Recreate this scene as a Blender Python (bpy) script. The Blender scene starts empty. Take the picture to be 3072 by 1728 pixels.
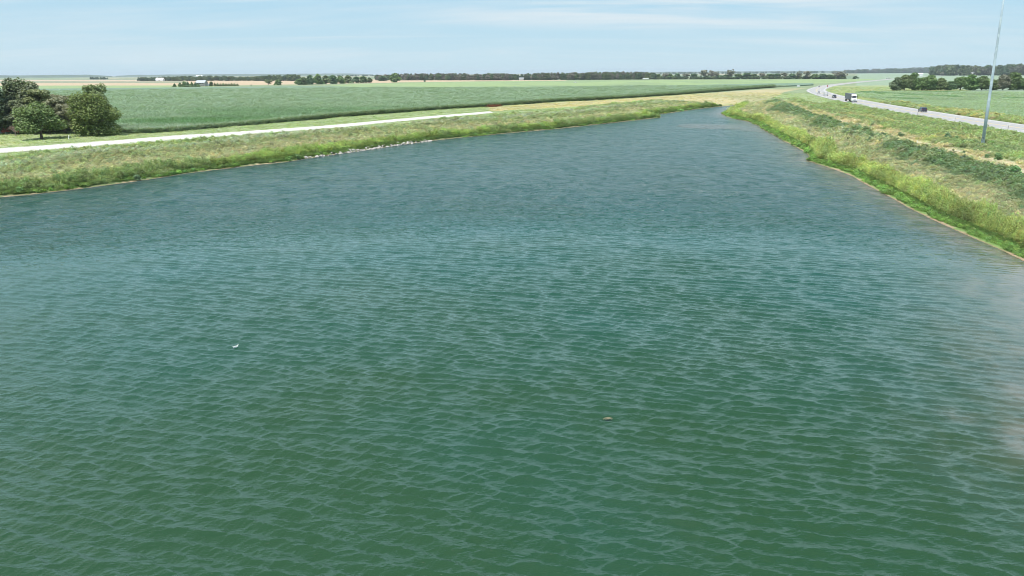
import bpy, bmesh, math, random
import numpy as np
from mathutils import Vector, Matrix
random.seed(7)
rng = np.random.default_rng(7)
SC = bpy.context.scene
COL = SC.collection

# ---------------------------------------------------------------- camera
FPX = 2389.0                      # focal length in photo pixels (3072 wide)
PITCH = math.atan(0.2696)
ROLL = math.radians(0.334)
CAM = np.array([0.0, 0.0, 18.0])
f_ = np.array([0, math.cos(PITCH), -math.sin(PITCH)])
r0_ = np.array([1.0, 0, 0]); u0_ = np.array([0, math.sin(PITCH), math.cos(PITCH)])
R_ = r0_ * math.cos(ROLL) - u0_ * math.sin(ROLL)
U_ = u0_ * math.cos(ROLL) + r0_ * math.sin(ROLL)
cd = bpy.data.cameras.new('camera'); cam = bpy.data.objects.new('camera', cd); COL.objects.link(cam)
cd.sensor_width = 36; cd.lens = FPX / 3072 * 36; cd.clip_start = 0.5; cd.clip_end = 60000
cam.matrix_world = Matrix(((R_[0], U_[0], -f_[0], CAM[0]), (R_[1], U_[1], -f_[1], CAM[1]),
                           (R_[2], U_[2], -f_[2], CAM[2]), (0, 0, 0, 1)))
SC.camera = cam

# ---------------------------------------------------------------- light
SUN_EL, SUN_AZ = math.radians(68), math.radians(-145)      # azimuth from +Y towards +X
w = bpy.data.worlds.new('World'); SC.world = w; w.use_nodes = True
nt = w.node_tree; nt.nodes.clear(); N = nt.nodes.new; L = nt.links.new
out = N('ShaderNodeOutputWorld'); bg = N('ShaderNodeBackground'); sky = N('ShaderNodeTexSky')
sky.sky_type = 'NISHITA'; sky.sun_disc = False
sky.sun_elevation = SUN_EL; sky.sun_rotation = SUN_AZ
sky.altitude = 400; sky.air_density = 1.0; sky.dust_density = 0.3; sky.ozone_density = 2.0
bg.inputs['Strength'].default_value = 0.115
# thin high cirrus: noise on the cloud-layer plane (direction / height)
tc = N('ShaderNodeTexCoord'); sep = N('ShaderNodeSeparateXYZ'); L(tc.outputs['Generated'], sep.inputs[0])
def math_(op, a, b=None, c=None):
    m = N('ShaderNodeMath'); m.operation = op
    for i, v in enumerate((a, b, c)):
        if v is None: continue
        if isinstance(v, (int, float)): m.inputs[i].default_value = v
        else: L(v, m.inputs[i])
    return m.outputs[0]
zc = math_('ADD', math_('MAXIMUM', sep.outputs[2], 0.0), 0.11)
px = math_('DIVIDE', sep.outputs[0], zc); py = math_('DIVIDE', sep.outputs[1], zc)
cmb = N('ShaderNodeCombineXYZ'); L(px, cmb.inputs[0]); L(py, cmb.inputs[1])
def cloud(scale, stretch, rot, detail, lo, hi, seed):
    mp = N('ShaderNodeMapping'); L(cmb.outputs[0], mp.inputs[0])
    mp.inputs['Rotation'].default_value = (0, 0, rot); mp.inputs['Scale'].default_value = (stretch[0], stretch[1], 1)
    mp.inputs['Location'].default_value = (seed, seed * 1.7, 0)
    n = N('ShaderNodeTexNoise'); n.inputs['Scale'].default_value = scale; n.inputs['Detail'].default_value = detail
    n.inputs['Roughness'].default_value = 0.58; n.inputs['Distortion'].default_value = 0.5
    L(mp.outputs[0], n.inputs['Vector'])
    mr = N('ShaderNodeMapRange'); mr.interpolation_type = 'SMOOTHSTEP'
    mr.inputs['From Min'].default_value = lo; mr.inputs['From Max'].default_value = hi
    L(n.outputs['Fac'], mr.inputs['Value']); return mr.outputs[0]
c1 = cloud(0.55, (0.55, 1.3), 0.10, 7, 0.44, 0.80, 3.1)
c2 = cloud(0.9, (0.35, 2.2), 0.22, 8, 0.46, 0.85, 9.4)
cf = math_('MULTIPLY', math_('MAXIMUM', c1, math_('MULTIPLY', c2, 0.8)), 0.9)
# a thicker veil of cirrus high in front, slightly right
dx = math_('SUBTRACT', px, 0.95); dy = math_('SUBTRACT', py, 5.2)
rad = math_('SQRT', math_('ADD', math_('MULTIPLY', math_('MULTIPLY', dx, dx), 0.28), math_('MULTIPLY', math_('MULTIPLY', dy, dy), 0.55)))
veil = N('ShaderNodeMapRange'); veil.interpolation_type = 'SMOOTHSTEP'; L(rad, veil.inputs['Value'])
veil.inputs['From Min'].default_value = 1.1; veil.inputs['From Max'].default_value = 0.3
c3 = cloud(1.1, (0.6, 1.6), -0.15, 8, 0.33, 0.70, 1.3)
cf = math_('MINIMUM', math_('ADD', cf, math_('MULTIPLY', math_('MULTIPLY', veil.outputs[0], c3), 0.8)), 0.85)
low = N('ShaderNodeMapRange'); L(sep.outputs[2], low.inputs['Value']); low.inputs['From Min'].default_value = 0.0; low.inputs['From Max'].default_value = 0.03
cf = math_('MULTIPLY', cf, low.outputs[0])
mix = N('ShaderNodeMixRGB'); L(cf, mix.inputs[0])
hz = N('ShaderNodeMapRange'); hz.interpolation_type = 'SMOOTHSTEP'; L(sep.outputs[2], hz.inputs['Value'])
hz.inputs['From Min'].default_value = 0.92; hz.inputs['From Max'].default_value = 0.30; hz.inputs['To Max'].default_value = 0.96
h2 = N('ShaderNodeMapRange'); L(sep.outputs[2], h2.inputs['Value']); h2.inputs['From Min'].default_value = 0.0; h2.inputs['From Max'].default_value = 0.10
lowc = N('ShaderNodeMixRGB'); L(h2.outputs[0], lowc.inputs[0]); lowc.inputs[1].default_value = (3.55, 4.75, 5.35, 1); lowc.inputs[2].default_value = (2.6, 4.25, 5.35, 1)
pale = N('ShaderNodeMixRGB'); L(hz.outputs[0], pale.inputs[0]); L(sky.outputs[0], pale.inputs[1]); h3 = N('ShaderNodeMapRange'); h3.interpolation_type = 'SMOOTHSTEP'; L(sep.outputs[2], h3.inputs['Value']); h3.inputs['From Min'].default_value = 0.09; h3.inputs['From Max'].default_value = 0.24
haz = N('ShaderNodeMixRGB'); L(h3.outputs[0], haz.inputs[0]); L(lowc.outputs[0], haz.inputs[1]); haz.inputs[2].default_value = (4.0, 6.1, 7.1, 1)  # sky above the frame brightened on purpose to lift the water's reflections
L(haz.outputs[0], pale.inputs[2])
L(pale.outputs[0], mix.inputs[1]); mix.inputs[2].default_value = (4.9, 5.35, 5.6, 1)
L(mix.outputs[0], bg.inputs['Color']); L(bg.outputs[0], out.inputs['Surface'])
sd_ = bpy.data.lights.new('sun', 'SUN'); sun = bpy.data.objects.new('sun', sd_); COL.objects.link(sun)
sd_.energy = 3.9; sd_.angle = math.radians(0.55); sd_.color = (1.0, 0.955, 0.89)
sdir = Vector((math.cos(SUN_EL) * math.sin(SUN_AZ), math.cos(SUN_EL) * math.cos(SUN_AZ), math.sin(SUN_EL)))
sun.rotation_euler = sdir.to_track_quat('Z', 'Y').to_euler(); sun.location = (0, 0, 60)
SC.view_settings.view_transform = 'Standard'; SC.view_settings.look = 'None'
SC.view_settings.exposure = 0.5; SC.view_settings.gamma = 1.0
SC.cycles.filter_width = 0.95; SC.cycles.sample_clamp_direct = 2; SC.cycles.adaptive_threshold = 0.02; SC.cycles.time_limit = 1000; SC.cycles.max_bounces = 5; SC.cycles.transparent_max_bounces = 4; SC.cycles.volume_bounces = 0
SC.cycles.caustics_reflective = False; SC.cycles.caustics_refractive = False

# ---------------------------------------------------------------- helpers
def up(u, v, z):
    """Ray through a point of the photograph, met with the plane at height z."""
    d = f_ * FPX + (u - 1536) * R_ - (v - 864) * U_
    return CAM + d * ((z - CAM[2]) / d[2])
def hash2(ix, iy, s):
    h = (ix.astype(np.int64) * 374761393 + iy.astype(np.int64) * 668265263 + s * 974634777) & 0x7fffffff
    h = ((h ^ (h >> 13)) * 1274126177) & 0x7fffffff
    return ((h ^ (h >> 16)) & 0xffff) / 65535.0
def vnoise(x, y, s=0):
    ix = np.floor(x); iy = np.floor(y); fx = x - ix; fy = y - iy
    fx = fx * fx * (3 - 2 * fx); fy = fy * fy * (3 - 2 * fy)
    a = hash2(ix, iy, s); b = hash2(ix + 1, iy, s); c = hash2(ix, iy + 1, s); d = hash2(ix + 1, iy + 1, s)
    return (a * (1 - fx) + b * fx) * (1 - fy) + (c * (1 - fx) + d * fx) * fy
def fbm(x, y, s=0, o=3):
    v = 0; a = 0.5; t = 0
    for i in range(o):
        v = v + a * vnoise(x, y, s + i * 17); t += a; a *= 0.5; x = x * 2.03 + 5.1; y = y * 2.03 + 1.7
    return v / t
def sstep(a, b, x):
    t = np.clip((x - a) / (b - a), 0, 1); return t * t * (3 - 2 * t)
def seg_dist(x, y, P, closed=False):
    P = np.asarray(P, float); n = len(P)
    best = np.full(x.shape, 1e18); idx = np.zeros(x.shape, np.int32)
    for i in range(n if closed else n - 1):
        a = P[i]; b = P[(i + 1) % n]; d = b - a; L2 = d @ d
        t = np.clip(((x - a[0]) * d[0] + (y - a[1]) * d[1]) / L2, 0, 1)
        q = (x - a[0] - t * d[0]) ** 2 + (y - a[1] - t * d[1]) ** 2
        m = q < best; best[m] = q[m]; idx[m] = i
    return np.sqrt(best), idx
def inside(x, y, P):
    P = np.asarray(P, float); n = len(P); c = np.zeros(x.shape, bool)
    for i in range(n):
        x1, y1 = P[i]; x2, y2 = P[(i + 1) % n]
        if y1 == y2: continue
        k = ((y1 > y) != (y2 > y)) & (x < (x2 - x1) * (y - y1) / (y2 - y1) + x1); c ^= k
    return c
def poly_sd(x, y, P):
    d, i = seg_dist(x, y, P, True); return np.where(inside(x, y, P), -d, d), i

# ---------------------------------------------------------------- lake outline and terrain height
SHORE_L = [(0, 592), (100, 583), (250, 565), (400, 545), (560, 520), (700, 503), (860, 486), (925, 475), (1010, 463), (1100, 450),
           (1180, 438), (1290, 423), (1400, 411), (1540, 398), (1660, 388), (1760, 377), (1850, 367), (1920, 359), (1985, 352), (1960, 348), (1975, 343),
           (2030, 336), (2100, 326), (2160, 320), (2212, 315)]
SHORE_R = [(2206, 322), (2190, 330), (2166, 341), (2180, 350), (2215, 358), (2255, 367), (2290, 388), (2345, 418), (2400, 448), (2428, 468), (2421, 482),
           (2470, 497), (2560, 530), (2640, 575), (2720, 620), (2800, 660), (2900, 705), (3000, 748), (3072, 783)]
wl = [tuple(up(u, v, 0)[:2]) for u, v in SHORE_L]; wr = [tuple(up(u, v, 0)[:2]) for u, v in SHORE_R]
LAKE = [(-150, -60), (-125, 20), (-97, 88)] + wl + wr + [(46, 66), (40, 55), (34.5, 44), (31.5, 33), (33, 22), (40, 0), (50, -60)]
NLEFT = 3 + len(wl)
def rough(P, n, amp, s):
    """subdivide the outline and make it a little ragged"""
    P = np.array(P); o = []
    for i in range(len(P)):
        a, b = P[i], P[(i + 1) % len(P)]
        m = max(1, int(np.linalg.norm(b - a) / n))
        nn = np.array([-(b - a)[1], (b - a)[0]]) / (np.linalg.norm(b - a) + 1e-9)
        for k in range(m):
            t = k / m; q = a + (b - a) * t
            j = (fbm(np.array([q[0] * .12]), np.array([q[1] * .12]), s)[0] - .5) * amp if 0 < k else 0
            o.append((tuple(q + nn * j), i < NLEFT))
    return [p for p, _ in o], np.array([l for _, l in o])
LAKE2, LEFTFLAG = rough(LAKE, 6, 1.6, 5)
HW_NEAR = [(65, -200), (80, -100), (96, 0), (112, 100), (127, 201), (140, 278), (156, 356), (168, 410), (184, 477), (207, 560), (238, 660),
           (274, 752), (325, 868), (392, 1000), (480, 1160), (640, 1440), (1000, 2050), (1800, 3300)]
SHOALS = [(up(2850, 1245, 0), 1.1, .35), (up(3120, 1330, 0), 2.0, .5), (up(3110, 1180, 0), 1.4, .4), (up(2860, 860, 0), 5, .2), (up(2070, 380, 0), 14, 2.2), (up(2000, 372, 0), 12, 1.5)]
GRAVEL = [(-183, 36.5)] + [tuple(up(u, v, 3.0)[:2]) for u, v in [(0, 451), (250, 434), (512, 413), (760, 396.5), (1000, 379), (1240, 356), (1475, 336)]]
def terrain(x, y, full=False):
    x = np.asarray(x, float); y = np.asarray(y, float)
    sd, i = poly_sd(x, y, LAKE2); left = LEFTFLAG[i]
    near_m = (np.abs(x) < 900) & (y < 1800)
    hd = np.full(x.shape, 999.0)
    if near_m.any(): hd[near_m] = seg_dist(x[near_m], y[near_m], HW_NEAR)[0]
    so = np.maximum(sd, 0)
    zl = 3.0 * (1 - np.exp(-so / 17.0)) / (1 - math.exp(-42 / 17.0)); zl = np.minimum(zl, 3.0)
    z0 = float(sstep(-9, 29, np.zeros(1))[0]); zr = 3.2 * (sstep(-9, 29, so) - z0) / (1 - z0)
    zr = zr - 1.2 * np.exp(-((hd - 13) / 6.0) ** 2) * sstep(26, 36, so) - 0.3 * sstep(32, 45, so)
    z = np.where(left, zl, zr)
    far = sstep(70, 130, sd)
    z = z * (1 - far) + 2.9 * far
    # next to the highway the ground meets its shoulder
    k = 1 - sstep(2, 9, hd)
    if near_m.any():
        H_ = np.array(HW_NEAR); on = x > np.interp(y, H_[:, 1], H_[:, 0]); k = np.where(on, 1 - sstep(19, 27, hd), k)
    z = np.where(sd > 20, z * (1 - k) + 2.86 * k, z)
    z = z + np.where(sd > 1, (fbm(x * .12, y * .12, 3) - .5) * 0.5 * sstep(1, 10, sd) * (1 - far) * (1 - k), 0)
    gd = np.full(x.shape, 99.0); gm = left & (sd < 70) & (sd > 25) & (x < 20)
    if gm.any(): gd[gm] = seg_dist(x[gm], y[gm], GRAVEL)[0]
    kg = 1 - sstep(5, 9, gd); z = z * (1 - kg) + 2.92 * kg
    din = np.maximum(-sd, 0)
    slope = np.where(left, 0.22, 0.055)
    zu = -din * slope * (1 + din * .03)
    for c, s, h in SHOALS:
        q = ((x - c[0]) ** 2 + (y - c[1]) ** 2) / (s * s); zu = zu + h * np.exp(-q) * np.exp(-0.0)  * 1.0
    lim = -np.minimum(din * 0.04, 0.16) 
    zu = np.minimum(zu, lim)
    z = np.where(sd < 0, np.maximum(zu, -4), z)
    return (z, sd, left, hd) if full else z
def ground(u, v, n=10):
    z = 2.9
    for _ in range(n):
        p = up(u, v, z); z = 0.5 * z + 0.5 * float(terrain(np.array([p[0]]), np.array([p[1]]))[0])
    p = up(u, v, z); return np.array([p[0], p[1], z])
def gz(x, y): return float(terrain(np.array([float(x)]), np.array([float(y)]))[0])

def tag(o, label=None, cat=None, group=None, kind=None):
    if label: o['label'] = label
    if cat: o['category'] = cat
    if group: o['group'] = group
    if kind: o['kind'] = kind
    return o
def np_mesh(name, V, Fq, smooth=False, attrs=None):
    """V (n,3), Fq (m,k) with k=3 or 4"""
    me = bpy.data.meshes.new(name); V = np.ascontiguousarray(V, np.float32); Fq = np.ascontiguousarray(Fq, np.int32)
    me.vertices.add(len(V)); me.vertices.foreach_set('co', V.ravel())
    k = Fq.shape[1]; me.loops.add(Fq.size); me.loops.foreach_set('vertex_index', Fq.ravel())
    me.polygons.add(len(Fq)); me.polygons.foreach_set('loop_start', np.arange(0, Fq.size, k, dtype=np.int32))
    me.polygons.foreach_set('loop_total', np.full(len(Fq), k, np.int32))
    if smooth: me.polygons.foreach_set('use_smooth', np.ones(len(Fq), bool))
    for an, (ty, arr) in (attrs or {}).items():
        a = me.attributes.new(an, ty, 'POINT')
        if ty == 'FLOAT_COLOR':
            c = np.ones((len(V), 4), np.float32); c[:, :3] = arr; a.data.foreach_set('color', c.ravel())
        elif ty == 'FLOAT_VECTOR': a.data.foreach_set('vector', np.ascontiguousarray(arr, np.float32).ravel())
        else: a.data.foreach_set('value', np.ascontiguousarray(arr, np.float32 if ty == 'FLOAT' else np.int32))
    me.update(calc_edges=True); return me
def link(name, me, mat=None, parent=None, loc=None):
    o = bpy.data.objects.new(name, me); COL.objects.link(o)
    if mat and me is not None and not me.materials: me.materials.append(mat)
    if parent: o.parent = parent
    if loc is not None: o.location = loc
    return o

# ---------------------------------------------------------------- materials
class MT:
    def __init__(s, name):
        s.m = bpy.data.materials.new(name); s.m.use_nodes = True; s.t = s.m.node_tree; s.t.nodes.clear()
        s.out = s.n('ShaderNodeOutputMaterial')
    def n(s, t, **kw):
        x = s.t.nodes.new(t)
        for k, v in kw.items(): setattr(x, k, v)
        return x
    def l(s, a, b): s.t.links.new(a, b)
    def math(s, op, a, b=None, c=None, clamp=False):
        m = s.n('ShaderNodeMath', operation=op); m.use_clamp = clamp
        for i, v in enumerate((a, b, c)):
            if v is None: continue
            if isinstance(v, (int, float)): m.inputs[i].default_value = v
            else: s.l(v, m.inputs[i])
        return m.outputs[0]
    def noise(s, vec, scale, detail=3, rough=0.55, dist=0.0, stretch=None, rot=0.0):
        if stretch or rot:
            mp = s.n('ShaderNodeMapping'); s.l(vec, mp.inputs[0]); mp.inputs['Rotation'].default_value = (0, 0, rot)
            mp.inputs['Scale'].default_value = (*(stretch or (1, 1)), 1); vec = mp.outputs[0]
        x = s.n('ShaderNodeTexNoise'); s.l(vec, x.inputs['Vector'])
        x.inputs['Scale'].default_value = scale; x.inputs['Detail'].default_value = detail
        x.inputs['Roughness'].default_value = rough; x.inputs['Distortion'].default_value = dist
        return x.outputs['Fac']
    def rng(s, v, a, b, c=0.0, d=1.0, smooth=False):
        x = s.n('ShaderNodeMapRange'); s.l(v, x.inputs['Value'])
        if smooth: x.interpolation_type = 'SMOOTHSTEP'
        for k, q in zip(('From Min', 'From Max', 'To Min', 'To Max'), (a, b, c, d)): x.inputs[k].default_value = q
        return x.outputs[0]
    def mix(s, f, a, b, mode='MIX'):
        x = s.n('ShaderNodeMixRGB', blend_type=mode)
        for i, v in enumerate((f, a, b)):
            if isinstance(v, (int, float)): x.inputs[i].default_value = v
            elif isinstance(v, tuple): x.inputs[i].default_value = (*v[:3], 1)
            else: s.l(v, x.inputs[i])
        return x.outputs[0]
    def prin(s, col, rough=0.6, spec=0.5, metal=0.0, bump=None, bdist=0.02, bstr=1.0, coat=0):
        p = s.n('ShaderNodeBsdfPrincipled')
        if isinstance(col, tuple): p.inputs['Base Color'].default_value = (*col[:3], 1)
        else: s.l(col, p.inputs['Base Color'])
        if isinstance(rough, (int, float)): p.inputs['Roughness'].default_value = rough
        else: s.l(rough, p.inputs['Roughness'])
        p.inputs['Specular IOR Level'].default_value = spec; p.inputs['Metallic'].default_value = metal
        p.inputs['Coat Weight'].default_value = coat
        if bump is not None:
            b = s.n('ShaderNodeBump'); b.inputs['Distance'].default_value = bdist; b.inputs['Strength'].default_value = bstr
            s.l(bump, b.inputs['Height']); s.l(b.outputs[0], p.inputs['Normal'])
        return p
    def done(s, sh): s.l(sh.outputs[0] if hasattr(sh, 'outputs') else sh, s.out.inputs['Surface']); return s.m
def simple(name, col, rough=0.6, spec=0.4, metal=0.0, var=0.12, scale=3.0, coat=0):
    t = MT(name); g = t.n('ShaderNodeNewGeometry'); nz = t.noise(g.outputs['Position'], scale, 4)
    c = t.mix(t.rng(nz, .3, .7), tuple(v * (1 - var) for v in col), tuple(min(1, v * (1 + var)) for v in col))
    return t.done(t.prin(c, rough, spec, metal, coat=coat))
def leafmat(name, col=None, instancer=False, trans=0.35, spread=0.25, use_object=False, rough=0.5):
    t = MT(name); g = t.n('ShaderNodeNewGeometry')
    if instancer:
        a = t.n('ShaderNodeAttribute', attribute_type='INSTANCER', attribute_name='col'); base = a.outputs['Color']
    elif use_object:
        oi = t.n('ShaderNodeObjectInfo'); base = oi.outputs['Color']
    else: base = col
    r = g.outputs['Random Per Island']
    v = t.rng(r, 0, 1, 1 - spread, 1 + spread)
    hs = t.n('ShaderNodeHueSaturation'); hs.inputs['Saturation'].default_value = 1.0
    if isinstance(base, tuple): hs.inputs['Color'].default_value = (*base, 1)
    else: t.l(base, hs.inputs['Color'])
    t.l(v, hs.inputs['Value']); t.l(t.rng(t.math('FRACT', t.math('MULTIPLY', r, 7.31)), 0, 1, .485, .515), hs.inputs['Hue'])
    p = t.prin(hs.outputs[0], rough, 0.35)
    tr = t.n('ShaderNodeBsdfTranslucent'); t.l(t.mix(1.0, hs.outputs[0], (1.0, 1.05, .55), 'MULTIPLY'), tr.inputs['Color'])
    mx = t.n('ShaderNodeMixShader'); mx.inputs[0].default_value = trans
    t.l(p.outputs[0], mx.inputs[1]); t.l(tr.outputs[0], mx.inputs[2])
    return t.done(mx)

# ================================================================ GROUND (one polar sheet, finest where it is seen)
def cat_az(fine, step): 
    a = np.arange(-fine, fine + 1e-6, step)
    l = np.arange(-180, -fine, 6.0); r = np.arange(fine + 4, 180, 6.0)
    return np.radians(np.concatenate([l, a, r]))
AZ = cat_az(50, 0.085)
rr = [1.0]
while rr[-1] < 26000:
    r = rr[-1]; k = 0.06 if r < 25 else (0.012 if r < 60 else (0.0062 if r < 1500 else (0.012 if r < 4000 else 0.05))); rr.append(r * (1 + k))
RR = np.array(rr)
A2, R2 = np.meshgrid(AZ, RR); X = R2 * np.sin(A2); Y = R2 * np.cos(A2)
Z, SD, LEFT, HD = terrain(X, Y, True)
Zrel = Z.copy()
# colour zones -- real ground cover colours
C = dict(sand=(.40, .31, .21), wet=(.24, .165, .11), lime=(.345, .39, .165), lowgreen=(.16, .25, .08), tan=(.40, .385, .28), olive=(.25, .28, .165),
         dkgreen=(.155, .215, .125), mid=(.24, .30, .16), grass=(.27, .325, .175), track=(.46, .41, .30), dry=(.44, .37, .22), lawn=(.30, .35, .19),
         stub=(.48, .36, .25), pinkstub=(.50, .38, .29), corn=(.165, .22, .148), crop=(.25, .33, .16), soy=(.24, .31, .22), far1=(.22, .27, .16), grey=(.33, .36, .28))
C = {k: np.array(v) for k, v in C.items()}
def W(px, z=3.0): return [tuple(up(u, v, z)[:2]) for u, v in px]
# fields, outlined once here and reused by the crops standing on them
CORN = [(-330, 215), (-150, 226)] + W([(290, 391), (340, 398), (420, 400), (520, 396), (700, 380), (1000, 352), (1240, 334), (1460, 320), (1640, 307), (1840, 297), (2000, 286), (2180, 272), (2320, 262), (2440, 256)]) + \
       W([(2440, 251), (2300, 253), (2000, 259), (1600, 265), (1200, 266), (1020, 262), (900, 261), (620, 264), (300, 267), (0, 270)]) + [(-1100, 700)]
CROP2 = W([(2480, 250), (2300, 253.5), (2000, 259.5), (1600, 265.5), (1200, 266.5), (1020, 262.5), (990, 255), (1200, 247), (1500, 243), (2000, 239.5), (2500, 237.5), (2640, 236.5)])
SOY = [(360, 150), (128, 140)]
SOY = W([(3200, 385), (3072, 356), (2900, 333), (2800, 322), (2700, 307), (2600, 293), (2560, 283), (2580, 276), (2680, 273.5), (3072, 271)]) + [(900, 640), (700, 200)]
LAWN = [(-260, 120), (-104, 166)] + W([(0, 442), (300, 424), (520, 404), (700, 390), (520, 397), (420, 401), (340, 399), (290, 392), (160, 380)]) + [(-330, 214)]
FIELDS = [(W([(-400, 268), (640, 264), (640, 256), (-400, 257)]), 'crop'),
          (W([(-400, 257), (700, 256), (1240, 247), (1700, 242), (1700, 240), (700, 241), (-400, 248)]), 'stub'),
          (W([(-400, 248), (560, 248), (560, 244), (-400, 244.5)]), 'corn'), (W([(-400, 244.5), (430, 243.5), (430, 239), (-400, 240)]), 'pinkstub')]
def paint(x, y, z, sd, left, hd):
    n1 = fbm(x * .05, y * .05, 11); n2 = fbm(x * .22, y * .22, 23); n3 = fbm(x * .9, y * .9, 31, 2)
    n4 = fbm(x * .02, y * .008, 44)
    c = np.empty(x.shape + (3,)); c[...] = C['far1']
    def put(wt, col):
        wt = np.clip(wt, 0, 1)[..., None]; c[...] = c * (1 - wt) + (C[col] if isinstance(col, str) else np.array(col)) * wt
    # far country: strips of fields running left to right
    band = vnoise(x * .0006, y * .0028, 77); put(sstep(.35, .5, band) * (y > 1500), 'corn'); put(sstep(.68, .72, band) * (y > 1500), 'stub')
    rgt = (x > 0.42 * y) & (y > 560); put(rgt * 1.0, 'soy')
    for P, k in FIELDS: put(inside(x, y, P) * (0.9), k)
    put(inside(x, y, CROP2) * 1.0, 'crop'); put(inside(x, y, CROP2) * sstep(.45, .6, n4) * .35, 'corn')
    put(inside(x, y, CORN) * 1.0, 'corn')
    s = sd + (n2 - .5) * 9 + (n1 - .5) * 7
    near = sd < 150
    L_ = left & near & ~inside(x, y, CORN); Rr = (~left) & near
    # left bank
    put(L_ * 1.0, 'grass')
    put(L_ * (1 - sstep(27, 30, s)), 'grey'); put(L_ * (1 - sstep(20, 25, s)), 'olive')
    put(L_ * (1 - sstep(13, 22, s + n3 * 3)) * .75, 'tan'); put(L_ * sstep(.55, .75, n1) * (1 - sstep(26, 30, s)) * .5, 'mid')
    put(L_ * (1 - sstep(5, 8, s)), (.28, .35, .14)); put(L_ * (1 - sstep(4, 7, s)) * sstep(.5, .65, n2) * .7, 'mid')
    put(L_ * (1 - sstep(2, 3.5, sd)), (.12, .17, .07)); put(Rr * (1 - sstep(1.5, 3, sd)), (.13, .18, .075))
    # sandy strip between the field and the far part of the left bank
    dryz = inside(x, y, DRYZONE); put(dryz * (0.55 + .45 * n2), 'dry'); put(dryz * sstep(.5, .7, n4) * .5, 'olive')
    # right bank
    put(Rr * 1.0, 'mid'); put(Rr * sstep(.5, .62, n2) * .6, 'olive'); put(Rr * sstep(.55, .7, n1) * .6, 'lime'); put(Rr * sstep(.6, .75, vnoise(x * .05 + 9, y * .05, 5)) * .45, 'dry')
    tr = np.abs(TD + (n2 - .5) * 3.0); 
    inner = Rr & (SGN > 0)
    put(inner * 1.0, 'tan'); put(inner * sstep(.40, .60, n2) * .7, 'olive')
    put(inner * (1 - sstep(7, 10.5, tr + (n1 - .5) * 12 + (n2 - .5) * 5)) * sstep(2.2, 3.4, tr), 'dkgreen')
    put(Rr * (1 - sstep(1.6, 3.6, tr + (n3 - .5) * 2.5)), 'track')
    put(Rr * (1 - sstep(4.5, 7, s * .5 + sd * .5)) * (sd < 20), 'lime'); put(Rr * (1 - sstep(2.0, 3.2, sd + (n2 - .5))) , 'lowgreen')
    put((hd < 12) & (SGN < 0) & Rr, 'grass')
    # far side of the highway
    farside = HSIDE & near.__or__(y < 900) & (hd > 10) & (hd < 120) & (x > 60)
    put(farside * 1.0, 'grass'); put(farside * sstep(.5, .7, n2) * .6, 'dry'); put(farside * sstep(.5, .65, n1) * .5, 'mid')
    put(inside(x, y, SOY) * 1.0, 'soy')
    put(inside(x, y, LAWN) & (sd > 40), 'lawn')
    # lawn / verge mottling
    put(sstep(.55, .8, n1) * inside(x, y, LAWN) * .35, 'dry')
    # waterline
    put(1 - sstep(.0, .55, sd + (n3 - .5) * 1.2 + (n2 - .5) * 1.2), 'sand'); put(1 - sstep(-.1, .35, sd), 'wet')
    put(1 - sstep(-4, -1.2, sd), (.16, .14, .09))
    return c * (0.90 + 0.2 * n3[..., None]) * (0.93 + .14 * n1[..., None])
TRACK = [tuple(ground(u, v)[:2]) for u, v in [(3500, 640), (3250, 560), (3072, 506), (2960, 478), (2850, 452), (2740, 426), (2640, 396), (2560, 372), (2480, 350), (2400, 326), (2340, 305), (2300, 290), (2290, 280)]]
DRYZONE = W([(1470, 334), (1470, 322), (1640, 309), (1840, 299), (2000, 288), (2180, 275), (2320, 266), (2420, 264), (2350, 276), (2330, 292), (2300, 298), (2240, 300), (2150, 302), (2000, 302), (1900, 305), (1700, 322)])
def side_fields(x, y):
    td, _ = seg_dist(x, y, TRACK); P = np.array(TRACK)
    order = np.argsort(P[:, 1]); xt = np.interp(y, P[order, 1], P[order, 0]); sg = np.where(x < xt, 1.0, -1.0)
    H = np.array(HW_NEAR); hx = np.interp(y, H[:, 1], H[:, 0])
    return td, sg, x > hx
TD, SGN, HSIDE = side_fields(X, Y)
COLR = paint(X, Y, Z, SD, LEFT, HD)
nr, nc = X.shape
def grid_faces(nr, nc, wrap):
    i = np.arange(nr - 1)[:, None] * nc; j = np.arange(nc if wrap else nc - 1)[None, :]; j2 = (j + 1) % nc
    return np.stack([i + j, i + j2, i + nc + j2, i + nc + j], -1).reshape(-1, 4)
V = np.stack([X, Y, Z], -1).reshape(-1, 3)
Fg = grid_faces(nr, nc, True)[:, ::-1]
c0 = len(V); V = np.vstack([V, [[0, 0, -4]]])
me = np_mesh('ground', V, Fg, True, {'col': ('FLOAT_COLOR', np.vstack([COLR.reshape(-1, 3), [[.1, .1, .06]]]))})
t = MT('ground_cover'); a = t.n('ShaderNodeAttribute', attribute_name='col'); g = t.n('ShaderNodeNewGeometry'); P = g.outputs['Position']
nA = t.noise(P, 1.3, 5, .65); nB = t.noise(P, 0.11, 4, .6)
c = t.mix(1.0, a.outputs['Color'], t.mix(t.rng(nA, .3, .7), (.72, .74, .70), (1.22, 1.2, 1.2)), 'MULTIPLY')
c = t.mix(1.0, c, t.mix(t.rng(nB, .3, .7), (.9, .92, .9), (1.1, 1.08, 1.08)), 'MULTIPLY')
ground_o = link('ground', me, t.done(t.prin(c, .9, .15, bump=nA, bdist=.25, bstr=.7))); tag(ground_o, kind='structure')

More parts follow.
